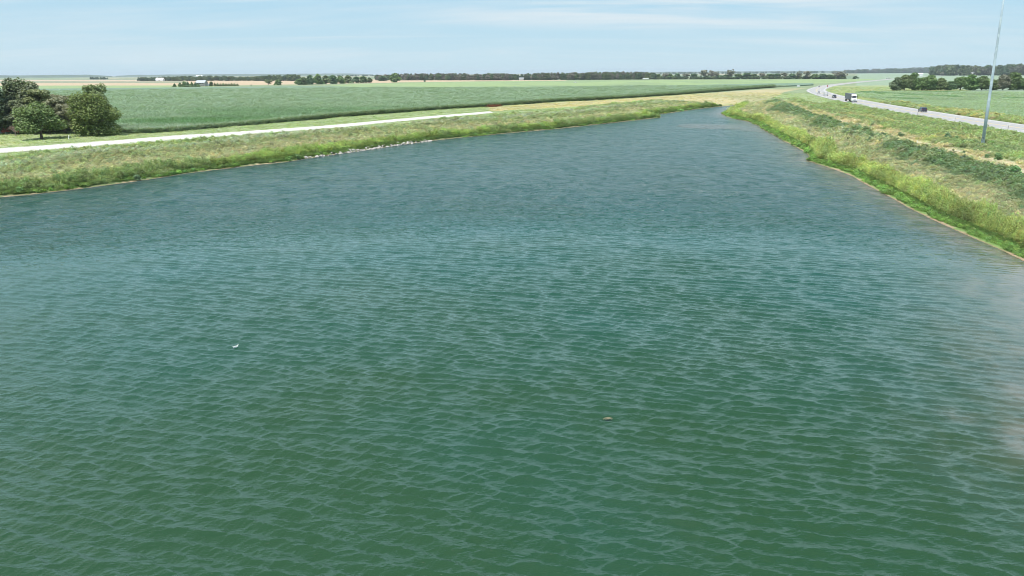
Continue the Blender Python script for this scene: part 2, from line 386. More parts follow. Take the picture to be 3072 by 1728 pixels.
# ================================================================ WATER
DTH = math.radians(0.027)
th = np.arange(math.radians(1.75), math.radians(40), DTH)[::-1]
RW = CAM[2] / np.tan(th); RW = np.concatenate([np.linspace(1.0, RW[0] - .3, 40), RW])
AZW = cat_az(42, 0.074)
A3, R3 = np.meshgrid(AZW, RW); X = (R3 * np.sin(A3)); Y = (R3 * np.cos(A3)); nr, nc = X.shape
Zt, SDw, LFw, _ = terrain(X, Y, True)
depth = np.maximum(-Zt, 0)
dr = np.maximum(R3 ** 2 / CAM[2] * DTH, R3 * math.radians(.072))
gust = fbm(X * .045 + Y * .02, Y * .03, 61); gust2 = fbm(X * .012, Y * .02, 71)
amp = (0.72 + .56 * gust) * np.clip(depth / 0.35, 0.12, 1) * (0.8 + .4 * gust2)
amp = amp * np.where(~LFw, 0.55 + .45 * sstep(2, 16, -SDw), 1.0)
H = np.zeros_like(X, dtype=np.float32); DX = np.zeros_like(H); DY = np.zeros_like(H)
wr_ = np.random.default_rng(4)
waves = []
def band(n, l0, l1, ang, spread, slope):
    for _ in range(n):
        lam = l0 * (l1 / l0) ** wr_.random(); th_ = math.radians(ang) + wr_.normal() * math.radians(spread)
        waves.append((lam, th_, wr_.random() * 6.283, slope * math.sqrt(2 / n)))
band(40, .64, 1.25, 74, 10.5, .34); NMAIN = len(waves)
band(8, 1.4, 3.0, 66, 12, .05)
band(10, .6, 1.1, 102, 12, .06)      # main chop; angle of travel from +X
band(26, .32, .6, 84, 20, .11)
band(34, .17, .40, 108, 34, .085)
Xf = X.astype(np.float32); Yf = Y.astype(np.float32); ampf = amp.astype(np.float32)
keep = (Zt < 0.1)
Sm = np.zeros_like(H); Cm = np.zeros_like(H); E2 = 0.0
for wi, (lam, ang, ph, sl) in enumerate(waves):
    k = 2 * math.pi / lam; A = sl / k
    wt = np.clip((lam / dr - 1.9) / 1.6, 0, 1).astype(np.float32)
    q = k * (math.cos(ang) * Xf + math.sin(ang) * Yf) + ph
    s_, c_ = np.sin(q), np.cos(q); s_ *= wt * A; c_ *= wt * A
    if wi < NMAIN: Sm += s_; Cm += c_; E2 += A * A; continue
    H += s_; e_ = .8 * c_ + 1.0 * s_; DX += e_ * math.cos(ang); DY += e_ * math.sin(ang)
E_ = np.sqrt(Sm * Sm + Cm * Cm) + 1e-9; E0 = math.sqrt(E2); wfade = np.clip((1.0 / dr - 1.9) / 1.6, 0, 1).astype(np.float32)
Eg = E0 * (E_ / (E0 * np.maximum(wfade, .05))) ** 0.6 * wfade * .80          # wind chop: crests of much the same height everywhere
sn, cn = Sm / E_ * Eg, Cm / E_ * Eg; kx_, ky_ = math.cos(math.radians(74)), math.sin(math.radians(74))
H += sn; DX += (.62 * cn + 1.1 * sn) * kx_; DY += (.62 * cn + 1.1 * sn) * ky_
H *= ampf; DX *= ampf; DY *= ampf
H = H + np.abs(H) * 0.0
V = np.stack([X + DX, Y + DY, H], -1).reshape(-1, 3)
Fw = grid_faces(nr, nc, True)[:, ::-1]
kf = keep.reshape(-1)[Fw].any(1); Fw = Fw[kf]
used = np.zeros(len(V), bool); used[Fw.ravel()] = True; remap = np.cumsum(used) - 1
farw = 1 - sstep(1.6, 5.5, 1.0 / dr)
pn = fbm(X * .16 + 4, Y * .10, 91); shal = np.exp(-np.maximum(depth - .05, 0) / (0.15 + 0.22 * pn)) * np.where(LFw, .55, 1.0)
streak = sstep(.52, .78, fbm(X * .5 + Y * .10, Y * .06 - X * .02, 15)) * sstep(1.5, 6, -SDw) * (1 - sstep(12, 34, -SDw)) * (~LFw)
at = {'shal': ('FLOAT', shal.reshape(-1)[used]), 'farw': ('FLOAT', farw.reshape(-1)[used]), 'amp': ('FLOAT', amp.reshape(-1)[used]), 'streak': ('FLOAT', streak.reshape(-1)[used])}
me = np_mesh('water', V[used], remap[Fw], True, at)
t = MT('lake_water'); g = t.n('ShaderNodeNewGeometry'); P = g.outputs['Position']
def att(n): return t.n('ShaderNodeAttribute', attribute_name=n).outputs['Fac']
sh_, fw_, am_, st_ = att('shal'), att('farw'), att('amp'), att('streak')
# small ripples everywhere (travel up and to the left), chop where the mesh is too coarse for it
f1 = t.noise(P, 1.0, 3, .55, .3, (2.6, 7.5), math.radians(-22)); f2 = t.noise(P, 1.0, 2, .5, .2, (4.5, 15), math.radians(-38))
f3 = t.noise(P, 1.0, 3, .55, .4, (.55, 1.9), math.radians(14))
h = t.math('ADD', t.math('MULTIPLY', f1, .030), t.math('MULTIPLY', f2, .012))
h = t.math('ADD', h, t.math('MULTIPLY', t.math('MULTIPLY', f3, fw_), 1.3))
f4 = t.noise(P, 1.0, 5, .66, .5, (.16, .27), math.radians(10)); h = t.math('ADD', h, t.math('MULTIPLY', t.math('MULTIPLY', f4, fw_), 3.0))
h = t.math('MULTIPLY', h, t.rng(am_, 0, 1, .25, 1))
b = t.n('ShaderNodeBump'); b.inputs['Distance'].default_value = 1.0; b.inputs['Strength'].default_value = 1.0; t.l(h, b.inputs['Height'])
big = t.noise(P, .05, 3, .5)
spy = t.n('ShaderNodeSeparateXYZ'); t.l(P, spy.inputs[0]); teal_y = t.math('ADD', t.rng(spy.outputs[1], 28, 120), t.math('MULTIPLY', t.math('SUBTRACT', big, .5), 1.2))
body = t.mix(t.rng(teal_y, 0, 1), (.0115, .048, .0150), (.003, .062, .050))  # body painted teal further out, standing in for missing sky reflection
pn = t.noise(P, .5, 5, .6, .6, (1, .7)); bot = t.mix(t.rng(pn, .4, .6), (.145, .125, .095), (.06, .066, .045))
colw = t.mix(sh_, body, bot)
p = t.prin(colw, t.math('ADD', t.math('MULTIPLY', fw_, .17), .04), .5); p.inputs['IOR'].default_value = 1.55
gg = t.noise(P, 1.0, 4, .65, .8, (.42, .20), math.radians(12)); gv = t.rng(gg, .38, .62, .20, 1.85)  # patchy reflectivity put into far water, imitating wave groups that catch sky
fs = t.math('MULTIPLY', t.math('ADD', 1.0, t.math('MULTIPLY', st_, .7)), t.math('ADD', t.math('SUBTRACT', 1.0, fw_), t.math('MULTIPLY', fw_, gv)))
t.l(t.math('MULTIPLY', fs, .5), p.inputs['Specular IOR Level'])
t.l(b.outputs[0], p.inputs['Normal'])
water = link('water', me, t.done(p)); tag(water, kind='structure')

# ================================================================ ROADS
def strip(name, line, width, z, mat, side=1, samples=6, off=0.0):
    """ribbon whose near edge follows line; width to the right (side=1)"""
    P = np.array(line); 
    t_ = np.arange(len(P)); tt = np.linspace(0, len(P) - 1, (len(P) - 1) * samples + 1)
    # Catmull-Rom
    def cr(i, f):
        p0 = P[max(i - 1, 0)]; p1 = P[i]; p2 = P[min(i + 1, len(P) - 1)]; p3 = P[min(i + 2, len(P) - 1)]
        return .5 * (2 * p1 + (p2 - p0) * f + (2 * p0 - 5 * p1 + 4 * p2 - p3) * f * f + (3 * p1 - p0 - 3 * p2 + p3) * f ** 3)
    Q = np.array([cr(min(int(s), len(P) - 2), s - min(int(s), len(P) - 2)) for s in tt])
    T = np.gradient(Q, axis=0); T /= np.linalg.norm(T, axis=1)[:, None]; Nn = np.stack([T[:, 1], -T[:, 0]], 1) * side
    return Q, T, Nn
HQ, HT, HN = strip('hw', HW_NEAR, 15, 3, None)
HL = np.concatenate([[0], np.cumsum(np.linalg.norm(np.diff(HQ, axis=0), axis=1))])
def ribbon(name, o0, o1, z, mat, dash=None, s0=None, s1=None):
    vs, fs, uv = [], [], []
    if dash is None:
        offs = np.linspace(o0, o1, 9 if o1 - o0 > 3 else 2); n = len(offs)
        for i in range(len(HQ)):
            for o in offs: vs.append((*(HQ[i] + HN[i] * o), z)); uv.append((HL[i], o))
        for i in range(len(HQ) - 1):
            for j in range(n - 1): fs.append((i * n + j, i * n + j + 1, (i + 1) * n + j + 1, (i + 1) * n + j))
    else:
        s = 150.0
        while s < 1500:
            pts = []
            for q in (s, s + dash[0]):
                c = np.array([np.interp(q, HL, HQ[:, 0]), np.interp(q, HL, HQ[:, 1])]); m = np.array([np.interp(q, HL, HN[:, 0]), np.interp(q, HL, HN[:, 1])])
                pts += [c + m * o0, c + m * o1]
            b0 = len(vs); vs += [(*p_, z) for p_ in pts]; uv += [(0, 0)] * 4; fs.append((b0, b0 + 1, b0 + 3, b0 + 2)); s += dash[1]
    me = bpy.data.meshes.new(name); me.from_pydata(vs, [], fs); a = me.attributes.new('ru', 'FLOAT_VECTOR', 'POINT')
    a.data.foreach_set('vector', np.array([(u_, v_, 0) for u_, v_ in uv], np.float32).ravel())
    bm = bmesh.new(); bm.from_mesh(me); bmesh.ops.recalc_face_normals(bm, faces=bm.faces)
    for f in bm.faces:
        if f.normal.z < 0: f.normal_flip()
    bm.to_mesh(me); bm.free()
    o = link(name, me, mat); tag(o, kind='structure'); return o
t = MT('concrete_road'); g = t.n('ShaderNodeNewGeometry'); a = t.n('ShaderNodeAttribute', attribute_name='ru'); sp = t.n('ShaderNodeSeparateXYZ'); t.l(a.outputs['Vector'], sp.inputs[0])
n1 = t.noise(a.outputs['Vector'], 1.0, 4, .6, 0, (.02, 1.2)); n2 = t.noise(g.outputs['Position'], .6, 5, .6)
c = t.mix(t.rng(n1, .3, .7), (.32, .312, .305), (.40, .39, .38)); c = t.mix(t.math('MULTIPLY', t.rng(n2, .4, .7), .35), c, (.33, .32, .31))
def linemask(center, w_):
    d = t.math('ABSOLUTE', t.math('SUBTRACT', sp.outputs[1], center)); return t.rng(d, w_, w_ * 2.2, 1, 0, True)
for ce in (3.1, 5.0, 9.6, 11.6): c = t.mix(t.math('MULTIPLY', linemask(ce, .28), .28), c, (.24, .235, .23))
c = t.mix(t.math('MULTIPLY', linemask(1.5, .07), .6), c, (.16, .15, .14))
j = t.math('FRACT', t.math('MULTIPLY', sp.outputs[0], 1 / 4.6)); c = t.mix(t.math('MULTIPLY', t.rng(j, .0, .02, 1, 0), .4), c, (.15, .14, .13))
M_road = t.done(t.prin(c, .8, .3, bump=n2, bdist=.01))
ribbon('highway', 0, 15, 3.0, M_road)
M_wline = simple('white_road_paint', (.78, .78, .76), .6); M_yline = simple('yellow_road_paint', (.62, .45, .10), .6)
ribbon('edge_marking', 1.1, 1.35, 3.012, M_wline); ribbon('edge_marking', 13.4, 13.65, 3.012, M_wline)
ribbon('centre_marking', 7.2, 7.4, 3.012, M_yline); ribbon('centre_marking', 7.6, 7.8, 3.012, M_yline)
ribbon('lane_marking', 4.2, 4.4, 3.012, M_wline, dash=(3, 12)); ribbon('lane_marking', 10.6, 10.8, 3.012, M_wline, dash=(3, 12))
# grass shoulder bank of the road is part of the ground. Gravel road on the left
def quad_strip(name, A, B, z, mat, seg=60, nz=0.0):
    A = np.array(A); B = np.array(B); ta = np.linspace(0, 1, seg)
    def samp(P):
        l = np.concatenate([[0], np.cumsum(np.linalg.norm(np.diff(P, axis=0), axis=1))]); l /= l[-1]
        return np.stack([np.interp(ta, l, P[:, 0]), np.interp(ta, l, P[:, 1])], 1)
    a, b = samp(A), samp(B); cols = 7; vs = []
    for i in range(seg):
        for k in range(cols):
            f = k / (cols - 1); p_ = a[i] * (1 - f) + b[i] * f
            e = (fbm(np.array([p_[0] * .35]), np.array([p_[1] * .35]), 8 + (k > 3))[0] - .5) * nz * (k in (0, cols - 1))
            d = (b[i] - a[i]) / np.linalg.norm(b[i] - a[i]); p_ = p_ + d * e
            vs.append((p_[0], p_[1], 2.97 + .06 * math.sin(f * math.pi)))
    fs = [(i * cols + k, i * cols + k + 1, (i + 1) * cols + k + 1, (i + 1) * cols + k) for i in range(seg - 1) for k in range(cols - 1)]
    me = bpy.data.meshes.new(name); me.from_pydata(vs, [], fs); bm = bmesh.new(); bm.from_mesh(me)
    for f in bm.faces:
        if f.normal.z < 0: f.normal_flip()
    bm.to_mesh(me); bm.free(); o = link(name, me, mat); return tag(o, kind='structure')
t = MT('white_gravel'); g = t.n('ShaderNodeNewGeometry'); n1 = t.noise(g.outputs['Position'], 9, 4, .7); n2 = t.noise(g.outputs['Position'], .35, 3, .5)
c = t.mix(t.rng(n1, .3, .7), (.47, .458, .425), (.60, .585, .545)); c = t.mix(t.math('MULTIPLY', t.rng(n2, .45, .7), .5), c, (.42, .40, .34))
M_grav = t.done(t.prin(c, .95, .2, bump=n1, bdist=.03))
quad_strip('gravel_road', [(-190, 40)] + W([(0, 443.5), (250, 427), (512, 406), (760, 391), (1000, 374.5), (1240, 352), (1470, 333.5)]),
           [(-176, 33)] + W([(0, 459), (250, 441), (512, 420.5), (760, 402), (1000, 384), (1240, 360), (1480, 339)]), 3.0, M_grav, 90, 1.2)
# ================================================================ PLANT PROTOTYPES AND SCATTERING
class MB:
    """collects shapes, builds one mesh object"""
    def __init__(s): s.v = []; s.f = []
    def add(s, vs, fs):
        b = len(s.v); s.v += [tuple(map(float, q)) for q in vs]; s.f += [tuple(b + i for i in f) for f in fs]; return s
    def box(s, x0, x1, y0, y1, z0, z1, taper=None, skew=0):
        tx = taper or 0
        return s.add([(x0, y0, z0), (x1, y0, z0), (x1, y1, z0), (x0, y1, z0), (x0 + tx + skew, y0 + tx, z1), (x1 - tx + skew, y0 + tx, z1), (x1 - tx + skew, y1 - tx, z1), (x0 + tx + skew, y1 - tx, z1)],
                     [(0, 3, 2, 1), (4, 5, 6, 7), (0, 1, 5, 4), (1, 2, 6, 5), (2, 3, 7, 6), (3, 0, 4, 7)])
    def tube(s, a, b, r0, r1=None, n=8, caps=True):
        a = Vector(a); b = Vector(b); r1 = r0 if r1 is None else r1; d = (b - a).normalized()
        u = d.orthogonal().normalized(); w_ = d.cross(u); vs = []
        for c, r in ((a, r0), (b, r1)):
            for i in range(n): t_ = 2 * math.pi * i / n; vs.append(c + u * (r * math.cos(t_)) + w_ * (r * math.sin(t_)))
        fs = [(i, (i + 1) % n, n + (i + 1) % n, n + i) for i in range(n)]
        if caps: fs += [tuple(range(n))[::-1], tuple(range(n, 2 * n))]
        return s.add(vs, fs)
    def path(s, pts, rad, n=8):
        pts = [Vector(p_) for p_ in pts]; m = len(pts); vs = []
        u = None
        for i, p_ in enumerate(pts):
            d = (pts[min(i + 1, m - 1)] - pts[max(i - 1, 0)]).normalized()
            if u is None: u = d.orthogonal().normalized()
            u = (u - d * u.dot(d)).normalized(); w_ = d.cross(u)
            for k in range(n): t_ = 2 * math.pi * k / n; vs.append(p_ + (u * math.cos(t_) + w_ * math.sin(t_)) * rad[i])
        fs = [(i * n + k, i * n + (k + 1) % n, (i + 1) * n + (k + 1) % n, (i + 1) * n + k) for i in range(m - 1) for k in range(n)]
        fs += [tuple(range(n))[::-1], tuple(range((m - 1) * n, m * n))]
        return s.add(vs, fs)
    def prism(s, prof, y0, y1, inset=None):
        """profile in x,z extruded over y; inset(z) narrows it (tumblehome)"""
        n = len(prof); ins = inset or (lambda z: 0)
        vs = [(x, y0 + ins(z), z) for x, z in prof] + [(x, y1 - ins(z), z) for x, z in prof]
        fs = [tuple(range(n)), tuple(range(2 * n - 1, n - 1, -1))] + [(i, n + i, n + (i + 1) % n, (i + 1) % n) for i in range(n)]
        return s.add(vs, fs)
    def mesh(s, name, smooth=False, bevel=0):
        me = bpy.data.meshes.new(name); me.from_pydata(s.v, [], s.f)
        bm = bmesh.new(); bm.from_mesh(me); bmesh.ops.recalc_face_normals(bm, faces=bm.faces)
        if bevel: bmesh.ops.bevel(bm, geom=list(bm.edges), offset=bevel, segments=2, affect='EDGES', clamp_overlap=True)
        if smooth:
            for f in bm.faces: f.smooth = True
        bm.to_mesh(me); bm.free(); return me
    def build(s, name, mat, parent=None, smooth=False, bevel=0, loc=None): return link(name, s.mesh(name, smooth, bevel), mat, parent, loc)

def leaves_mesh(name, P, Nr, size, aspect=1.6, mat=None, r=None, droop=0):
    """one leaf clump (a bent quad) at every point"""
    n = len(P); r = r or np.random.default_rng(1)
    up_ = r.normal(size=(n, 3)); Nr = Nr / (np.linalg.norm(Nr, axis=1)[:, None] + 1e-9)
    a = np.cross(Nr, up_); a /= np.linalg.norm(a, axis=1)[:, None] + 1e-9; b = np.cross(Nr, a)
    s = (size * (.6 + .8 * r.random(n)))[:, None] if np.ndim(size) == 0 else size[:, None]
    L_ = a * s * aspect * .5; Wd = b * s * .5; k = Nr * s * .22
    V = np.stack([P - L_ - k, P + Wd * .9 , P + L_ - k, P - Wd], 1).reshape(-1, 3)
    i = np.arange(n)[:, None] * 4; Fq = np.concatenate([i + np.array([[0, 1, 2]]), i + np.array([[0, 2, 3]])], 1).reshape(-1, 3)
    me = np_mesh(name, V, Fq); 
    if mat: me.materials.append(mat)
    return me
def blades_mesh(name, n, rad, h, wdt, lean, mat, r, curve=.5, seg=2, hv=.35):
    vs = []; fs = []
    for i in range(n):
        t_ = r.random() * 6.283; q = rad * math.sqrt(r.random()); x, y = q * math.cos(t_), q * math.sin(t_)
        d = t_ + r.normal() * .8; ln = lean * (.3 + r.random()); hh = h * (1 - hv + 2 * hv * r.random()); wd = wdt * (.7 + .6 * r.random())
        fx = r.random() * 6.283; wx, wy = math.cos(fx) * wd / 2, math.sin(fx) * wd / 2; b = len(vs)
        for k in range(seg + 1):
            f = k / seg; o = ln * hh * (f ** (1 + curve)); zz = hh * f * (1 - .25 * ln * f); wk = 1 - .85 * f if k == seg else (1 if k else .7)
            vs += [(x + math.cos(d) * o - wx * wk, y + math.sin(d) * o - wy * wk, zz), (x + math.cos(d) * o + wx * wk, y + math.sin(d) * o + wy * wk, zz)]
        for k in range(seg): j = b + 2 * k; fs.append((j, j + 1, j + 3, j + 2))
    return np_with_mat(name, vs, fs, mat)
def np_with_mat(name, vs, fs, mat):
    me = np_mesh(name, np.array(vs), np.array(fs)); me.materials.append(mat); return me
def blob_pts(n, r, rx, rz, zc, shell=.55, low=-.5):
    d = r.normal(size=(n * 2, 3)); d /= np.linalg.norm(d, axis=1)[:, None]; d = d[d[:, 2] > low][:n]
    q = (shell + (1 - shell) * r.random(len(d)) ** .5)[:, None]
    return d * q * np.array([rx, rx, rz]) + np.array([0, 0, zc]), d
M_tuft = leafmat('grass_blades', instancer=True, trans=.5, spread=.22, rough=.6)
M_cornl = leafmat('corn_leaves', instancer=True, trans=.35, spread=.28, rough=.42)
pr_ = np.random.default_rng(21)
def proto(me): 
    o = bpy.data.objects.new(me.name, me); return o
TUFTS = [proto(blades_mesh('tuft', 24, .34, .36, .045, 1.1, M_tuft, pr_, curve=.9)), proto(blades_mesh('tuft', 26, .40, .30, .05, 1.4, M_tuft, pr_, curve=1)), proto(blades_mesh('tuft', 20, .28, .44, .04, .9, M_tuft, pr_, curve=.9))]
def weed(n, rx, rz, size, asp=1.8):
    P, D = blob_pts(n, pr_, rx, rz, rz * .85, .45); D = D * .4 + pr_.normal(size=D.shape) * .45 + np.array([0, 0, 1.3]); return proto(leaves_mesh('weed', P, D, size, asp, M_tuft, pr_))
WEEDS = [weed(80, .34, .26, .11), weed(90, .30, .34, .10), weed(70, .42, .22, .12)]
def plume(n, rx, h):
    # many thin upright plumes, leafy towards the top
    P = []; D = []
    for k in range(7):
        a = pr_.random() * 6.283; q = rx * math.sqrt(pr_.random()); bx, by = q * math.cos(a), q * math.sin(a); hh = h * (.7 + .5 * pr_.random()); tx, ty = pr_.normal() * .12, pr_.normal() * .12
        for i in range(n // 7):
            f = .12 + .88 * pr_.random() ** .8; w_ = .16 * (1.15 - f)
            P.append((bx + tx * f + pr_.normal() * w_, by + ty * f + pr_.normal() * w_, hh * f)); D.append((pr_.normal() * .6, pr_.normal() * .6, .8))
    return proto(leaves_mesh('lime_plant', np.array(P), np.array(D), .12, 1.9, M_tuft, pr_))
LIMES = [plume(126, .42, 1.25), plume(126, .5, 1.1), plume(112, .36, 1.45)]
CORNP = [proto(blades_mesh('corn_plant', 22, .5, .75, .09, 1.5, M_cornl, pr_, curve=.7, seg=3)), proto(blades_mesh('corn_plant', 22, .5, .65, .10, 1.8, M_cornl, pr_, curve=.9, seg=3)), proto(blades_mesh('corn_plant', 20, .45, .85, .085, 1.4, M_cornl, pr_, curve=.6, seg=3))]
BEAN = [weed(44, .42, .24, .20, 1.2), weed(40, .5, .2, .21, 1.2)]
def scatter(name, pts, cols, scl, protos, label, cat):
    """plants nobody could count: one object whose points carry the plants"""
    me = bpy.data.meshes.new(name); n = len(pts); me.vertices.add(n); me.vertices.foreach_set('co', np.ascontiguousarray(pts, np.float32).ravel())
    r = np.random.default_rng(n)
    def at(nm, ty, arr, key):
        a = me.attributes.new(nm, ty, 'POINT'); a.data.foreach_set(key, np.ascontiguousarray(arr).ravel())
    c4 = np.ones((n, 4), np.float32); c4[:, :3] = cols; at('col', 'FLOAT_COLOR', c4, 'color')
    at('scl', 'FLOAT_VECTOR', scl.astype(np.float32), 'vector')
    rot = np.stack([r.normal(size=n) * .10, r.normal(size=n) * .10, r.random(n) * 6.283], 1).astype(np.float32); at('rot', 'FLOAT_VECTOR', rot, 'vector')
    at('pick', 'INT', r.integers(0, len(protos), n).astype(np.int32), 'value')
    o = link(name, me); tag(o, label, cat, kind='stuff')
    coll = bpy.data.collections.new(name + '_kinds')
    for p_ in protos:
        if coll.name and p_.name not in coll.objects: coll.objects.link(p_)
    ng = bpy.data.node_groups.new(name, 'GeometryNodeTree')
    ng.interface.new_socket('Geometry', in_out='INPUT', socket_type='NodeSocketGeometry'); ng.interface.new_socket('Geometry', in_out='OUTPUT', socket_type='NodeSocketGeometry')
    gi = ng.nodes.new('NodeGroupInput'); go = ng.nodes.new('NodeGroupOutput'); ci = ng.nodes.new('GeometryNodeCollectionInfo')
    ci.inputs['Collection'].default_value = coll; ci.inputs['Separate Children'].default_value = True; ci.inputs['Reset Children'].default_value = True
    ip = ng.nodes.new('GeometryNodeInstanceOnPoints'); ip.inputs['Pick Instance'].default_value = True
    def na(nm, ty):
        q = ng.nodes.new('GeometryNodeInputNamedAttribute'); q.data_type = ty; q.inputs['Name'].default_value = nm; return q.outputs['Attribute']
    lk = ng.links.new; lk(gi.outputs[0], ip.inputs['Points']); lk(ci.outputs[0], ip.inputs['Instance'])
    e2r = ng.nodes.new('FunctionNodeEulerToRotation'); lk(na('rot', 'FLOAT_VECTOR'), e2r.inputs[0])
    lk(e2r.outputs[0], ip.inputs['Rotation']); lk(na('scl', 'FLOAT_VECTOR'), ip.inputs['Scale']); lk(na('pick', 'INT'), ip.inputs['Instance Index'])
    lk(ip.outputs[0], go.inputs[0])
    m = o.modifiers.new('plants', 'NODES'); m.node_group = ng
    return o
def polar_pts(n, az0, az1, r0, r1, r):
    a = np.radians(az0 + (az1 - az0) * r.random(n)); q = r0 * (r1 / r0) ** r.random(n); return q * np.sin(a), q * np.cos(a), q
def road_free(x, y, hd, side):
    return ~((hd < .8)) & ~(side & (hd < 16.0))
GR_POLY = W([(-300, 475), (0, 443.5), (250, 427), (512, 406), (760, 391), (1000, 374.5), (1240, 352), (1470, 333.5), (1480, 339), (1240, 360), (1000, 384), (760, 402), (512, 420.5), (250, 441), (0, 459), (-300, 492)])
def bank_points(n, az0, az1, r0, r1, seed):
    r = np.random.default_rng(seed); x, y, q = polar_pts(n, az0, az1, r0, r1, r)
    z, sd, lf, hd = terrain(x, y, True); td, sg, hs = side_fields(x, y)
    global TD, SGN, HSIDE; TD, SGN, HSIDE = td, sg, hs
    c = paint(x, y, z, sd, lf, hd); lowm = sd < 3.0; c[lowm] = np.array(C['lowgreen']) * (.7 + .8 * r.random((lowm.sum(), 1)))
    ok = (sd > .15 + 1.0 * vnoise(x * .35, y * .35, 66)) & ((x - 97) ** 2 + (y - 165.5) ** 2 > 9) & road_free(x, y, hd, hs) & ~inside(x, y, CORN) & (seg_dist(x, y, GRAVEL)[0] > 4.6)
    return r, x, y, z, q, sd, lf, hd, td, sg, hs, c, ok
def jit(c, r, a=.16):
    n = len(c); return np.clip(c * (1 + a * r.normal(size=(n, 1))) * (1 + .5 * a * r.normal(size=(n, 3)) * np.array([1, .4, .8])), .01, .8)
DENS = 1.0
def band_scatter(seed, n, az0, az1, r0, r1, side):
    r, x, y, z, q, sd, lf, hd, td, sg, hs, c, ok = bank_points(int(n * DENS), az0, az1, r0, r1, seed)
    s = np.clip(q / 150, .6, 2.6); n1 = fbm(x * .22, y * .22, 23); u = r.random(len(x))
    bare = ((td < 2.0 + 2 * (n1 - .5) * 4) & ~lf) | inside(x, y, DRYZONE) | inside(x, y, LAWN) | (seg_dist(x, y, GRAVEL)[0] < 10 + 4 * n1) | (hd < 3) | (lf & (sd > 30 + 6 * n1))
    n2 = fbm(x * .06 + 3, y * .06, 51)
    P = np.stack([x, y, z - .03], 1)
    lime = ok & ~bare & (sd < np.where(lf, 5.5, 4.9) + (n1 - .5) * 5) & (sd > np.where(lf, .8, 1.5)) & (lf == (side == 'l'))
    out_ = {}
    me_ = ok & (lf == (side == 'l')) & (sd < 170) & ~inside(x, y, SOY)
    g = me_ & ~lime & (~bare | (u < .22)); g_t = g & (u < .58) ; g_w = g & (u >= .58)
    return r, P, c, s, lime, g_t, g_w, bare, sd, n1, n2, lf, td, sg
GAIN = 1.5
tp, wp, lp_ = [], [], []
for seed, n, a0, a1, r0, r1, side in ((1, 820000, 6, 62, 36, 800, 'r'), (2, 430000, -46, 24, 115, 800, 'l')):
    r, P, c, s, lime, gt, gw, bare, sd, n1, n2, lf, td, sg = band_scatter(seed, n, a0, a1, r0, r1, side)
    k = 1.0 * s
    low = np.where(bare, .4, 1.0)
    sc = np.stack([k, k, np.minimum(k, 1.5) * low], 1) * (.7 + .6 * r.random((len(k), 1)))
    tp.append((P[gt], jit(c[gt] * GAIN, r), sc[gt])); 
    dk = np.where((~lf) & (sg > 0) & (td > 2.5) & (td < 8.5), 1.5, 1.0)
    wp.append((P[gw], jit(c[gw] * GAIN, r), sc[gw] * (dk * (.8 + .6 * n1))[gw][:, None]))
    lm = lime; front = (sd < 2.6) & (n2 < .7)
    tall = lm & ~front; lowp = lm & front
    hh = (.45 + .42 * sstep(1.5, 3.5, sd)) * (.45 + 1.1 * n2) * (.6 + .8 * r.random(len(sd))) * np.where(lf, .75, 1.0)
    wp.append((P[lowp], jit(np.array(C['lowgreen']) * np.ones((lowp.sum(), 1)), r), sc[lowp] * .8))
    cl = np.where(lf[:, None], np.array([.27, .34, .13]), np.array(C['lime'])) * (1 + (n1[:, None] - .5) * 1.0) ; gm = (n2 > .56)[:, None] * (lf[:, None] * .7 + .15); cl = cl * (1 - gm) + np.array(C['mid']) * gm
    lp_.append((P[tall], jit(cl[tall] * 1.45, r), np.stack([k * .85, k * .85, hh * np.clip(k, 1, 1.25)], 1)[tall] * (.75 + .5 * r.random((tall.sum(), 1)))))
def cat3(l): return [np.concatenate([q[i] for q in l]) for i in range(3)]
a, b_, c_ = cat3(tp); scatter('grass', a, b_, c_, TUFTS, 'tan and green grass covering the banks round the lake', 'grass')
a, b_, c_ = cat3(wp); scatter('weeds', a, b_, c_, WEEDS, 'dark and grey green weeds growing through the bank grass', 'weeds')
a, b_, c_ = cat3(lp_); scatter('waterside_scrub', a, b_, c_, LIMES, 'bright yellow green feathery scrub lining the water edge', 'scrub')
# beyond the banks: rough verge past the highway, beans, corn
r, x, y, z, q, sd, lf, hd, td, sg, hs, c, ok = bank_points(75000, 8, 48, 150, 900, 9)
m = hs & (hd > 15.5) & (hd < 120) & ~inside(x, y, SOY); k = np.clip(q / 130, 1, 4)
scatter('verge_grass', np.stack([x, y, z], 1)[m], jit(c[m] * GAIN, r), np.stack([k, k, np.minimum(k, 1.2)], 1)[m] * .7, TUFTS, 'yellowish grass verge between the highway and the bean field', 'grass')
r = np.random.default_rng(31); x, y, q = polar_pts(190000, 13, 50, 180, 680, r); m = inside(x, y, SOY); x, y, q = x[m], y[m], q[m]
row = .5 + .5 * np.sin((x * .97 - y * .24) * 2.1); k = np.clip(q / 150, 1, 4); n1 = fbm(x * .03, y * .03, 3)
cs = np.array(C['soy']) * (.8 + .5 * n1[:, None]); cs[(fbm(x * .05, y * .02, 5) > .66)] *= np.array([.6, .75, .6])
scatter('bean_field', np.stack([x, y, np.full(len(x), 2.9)], 1), jit(cs * 1.45, r, .10), np.stack([k, k, np.minimum(k, 1.6) * (.7 + .7 * n1)], 1), BEAN, 'low grey green bean crop beyond the highway', 'crop')
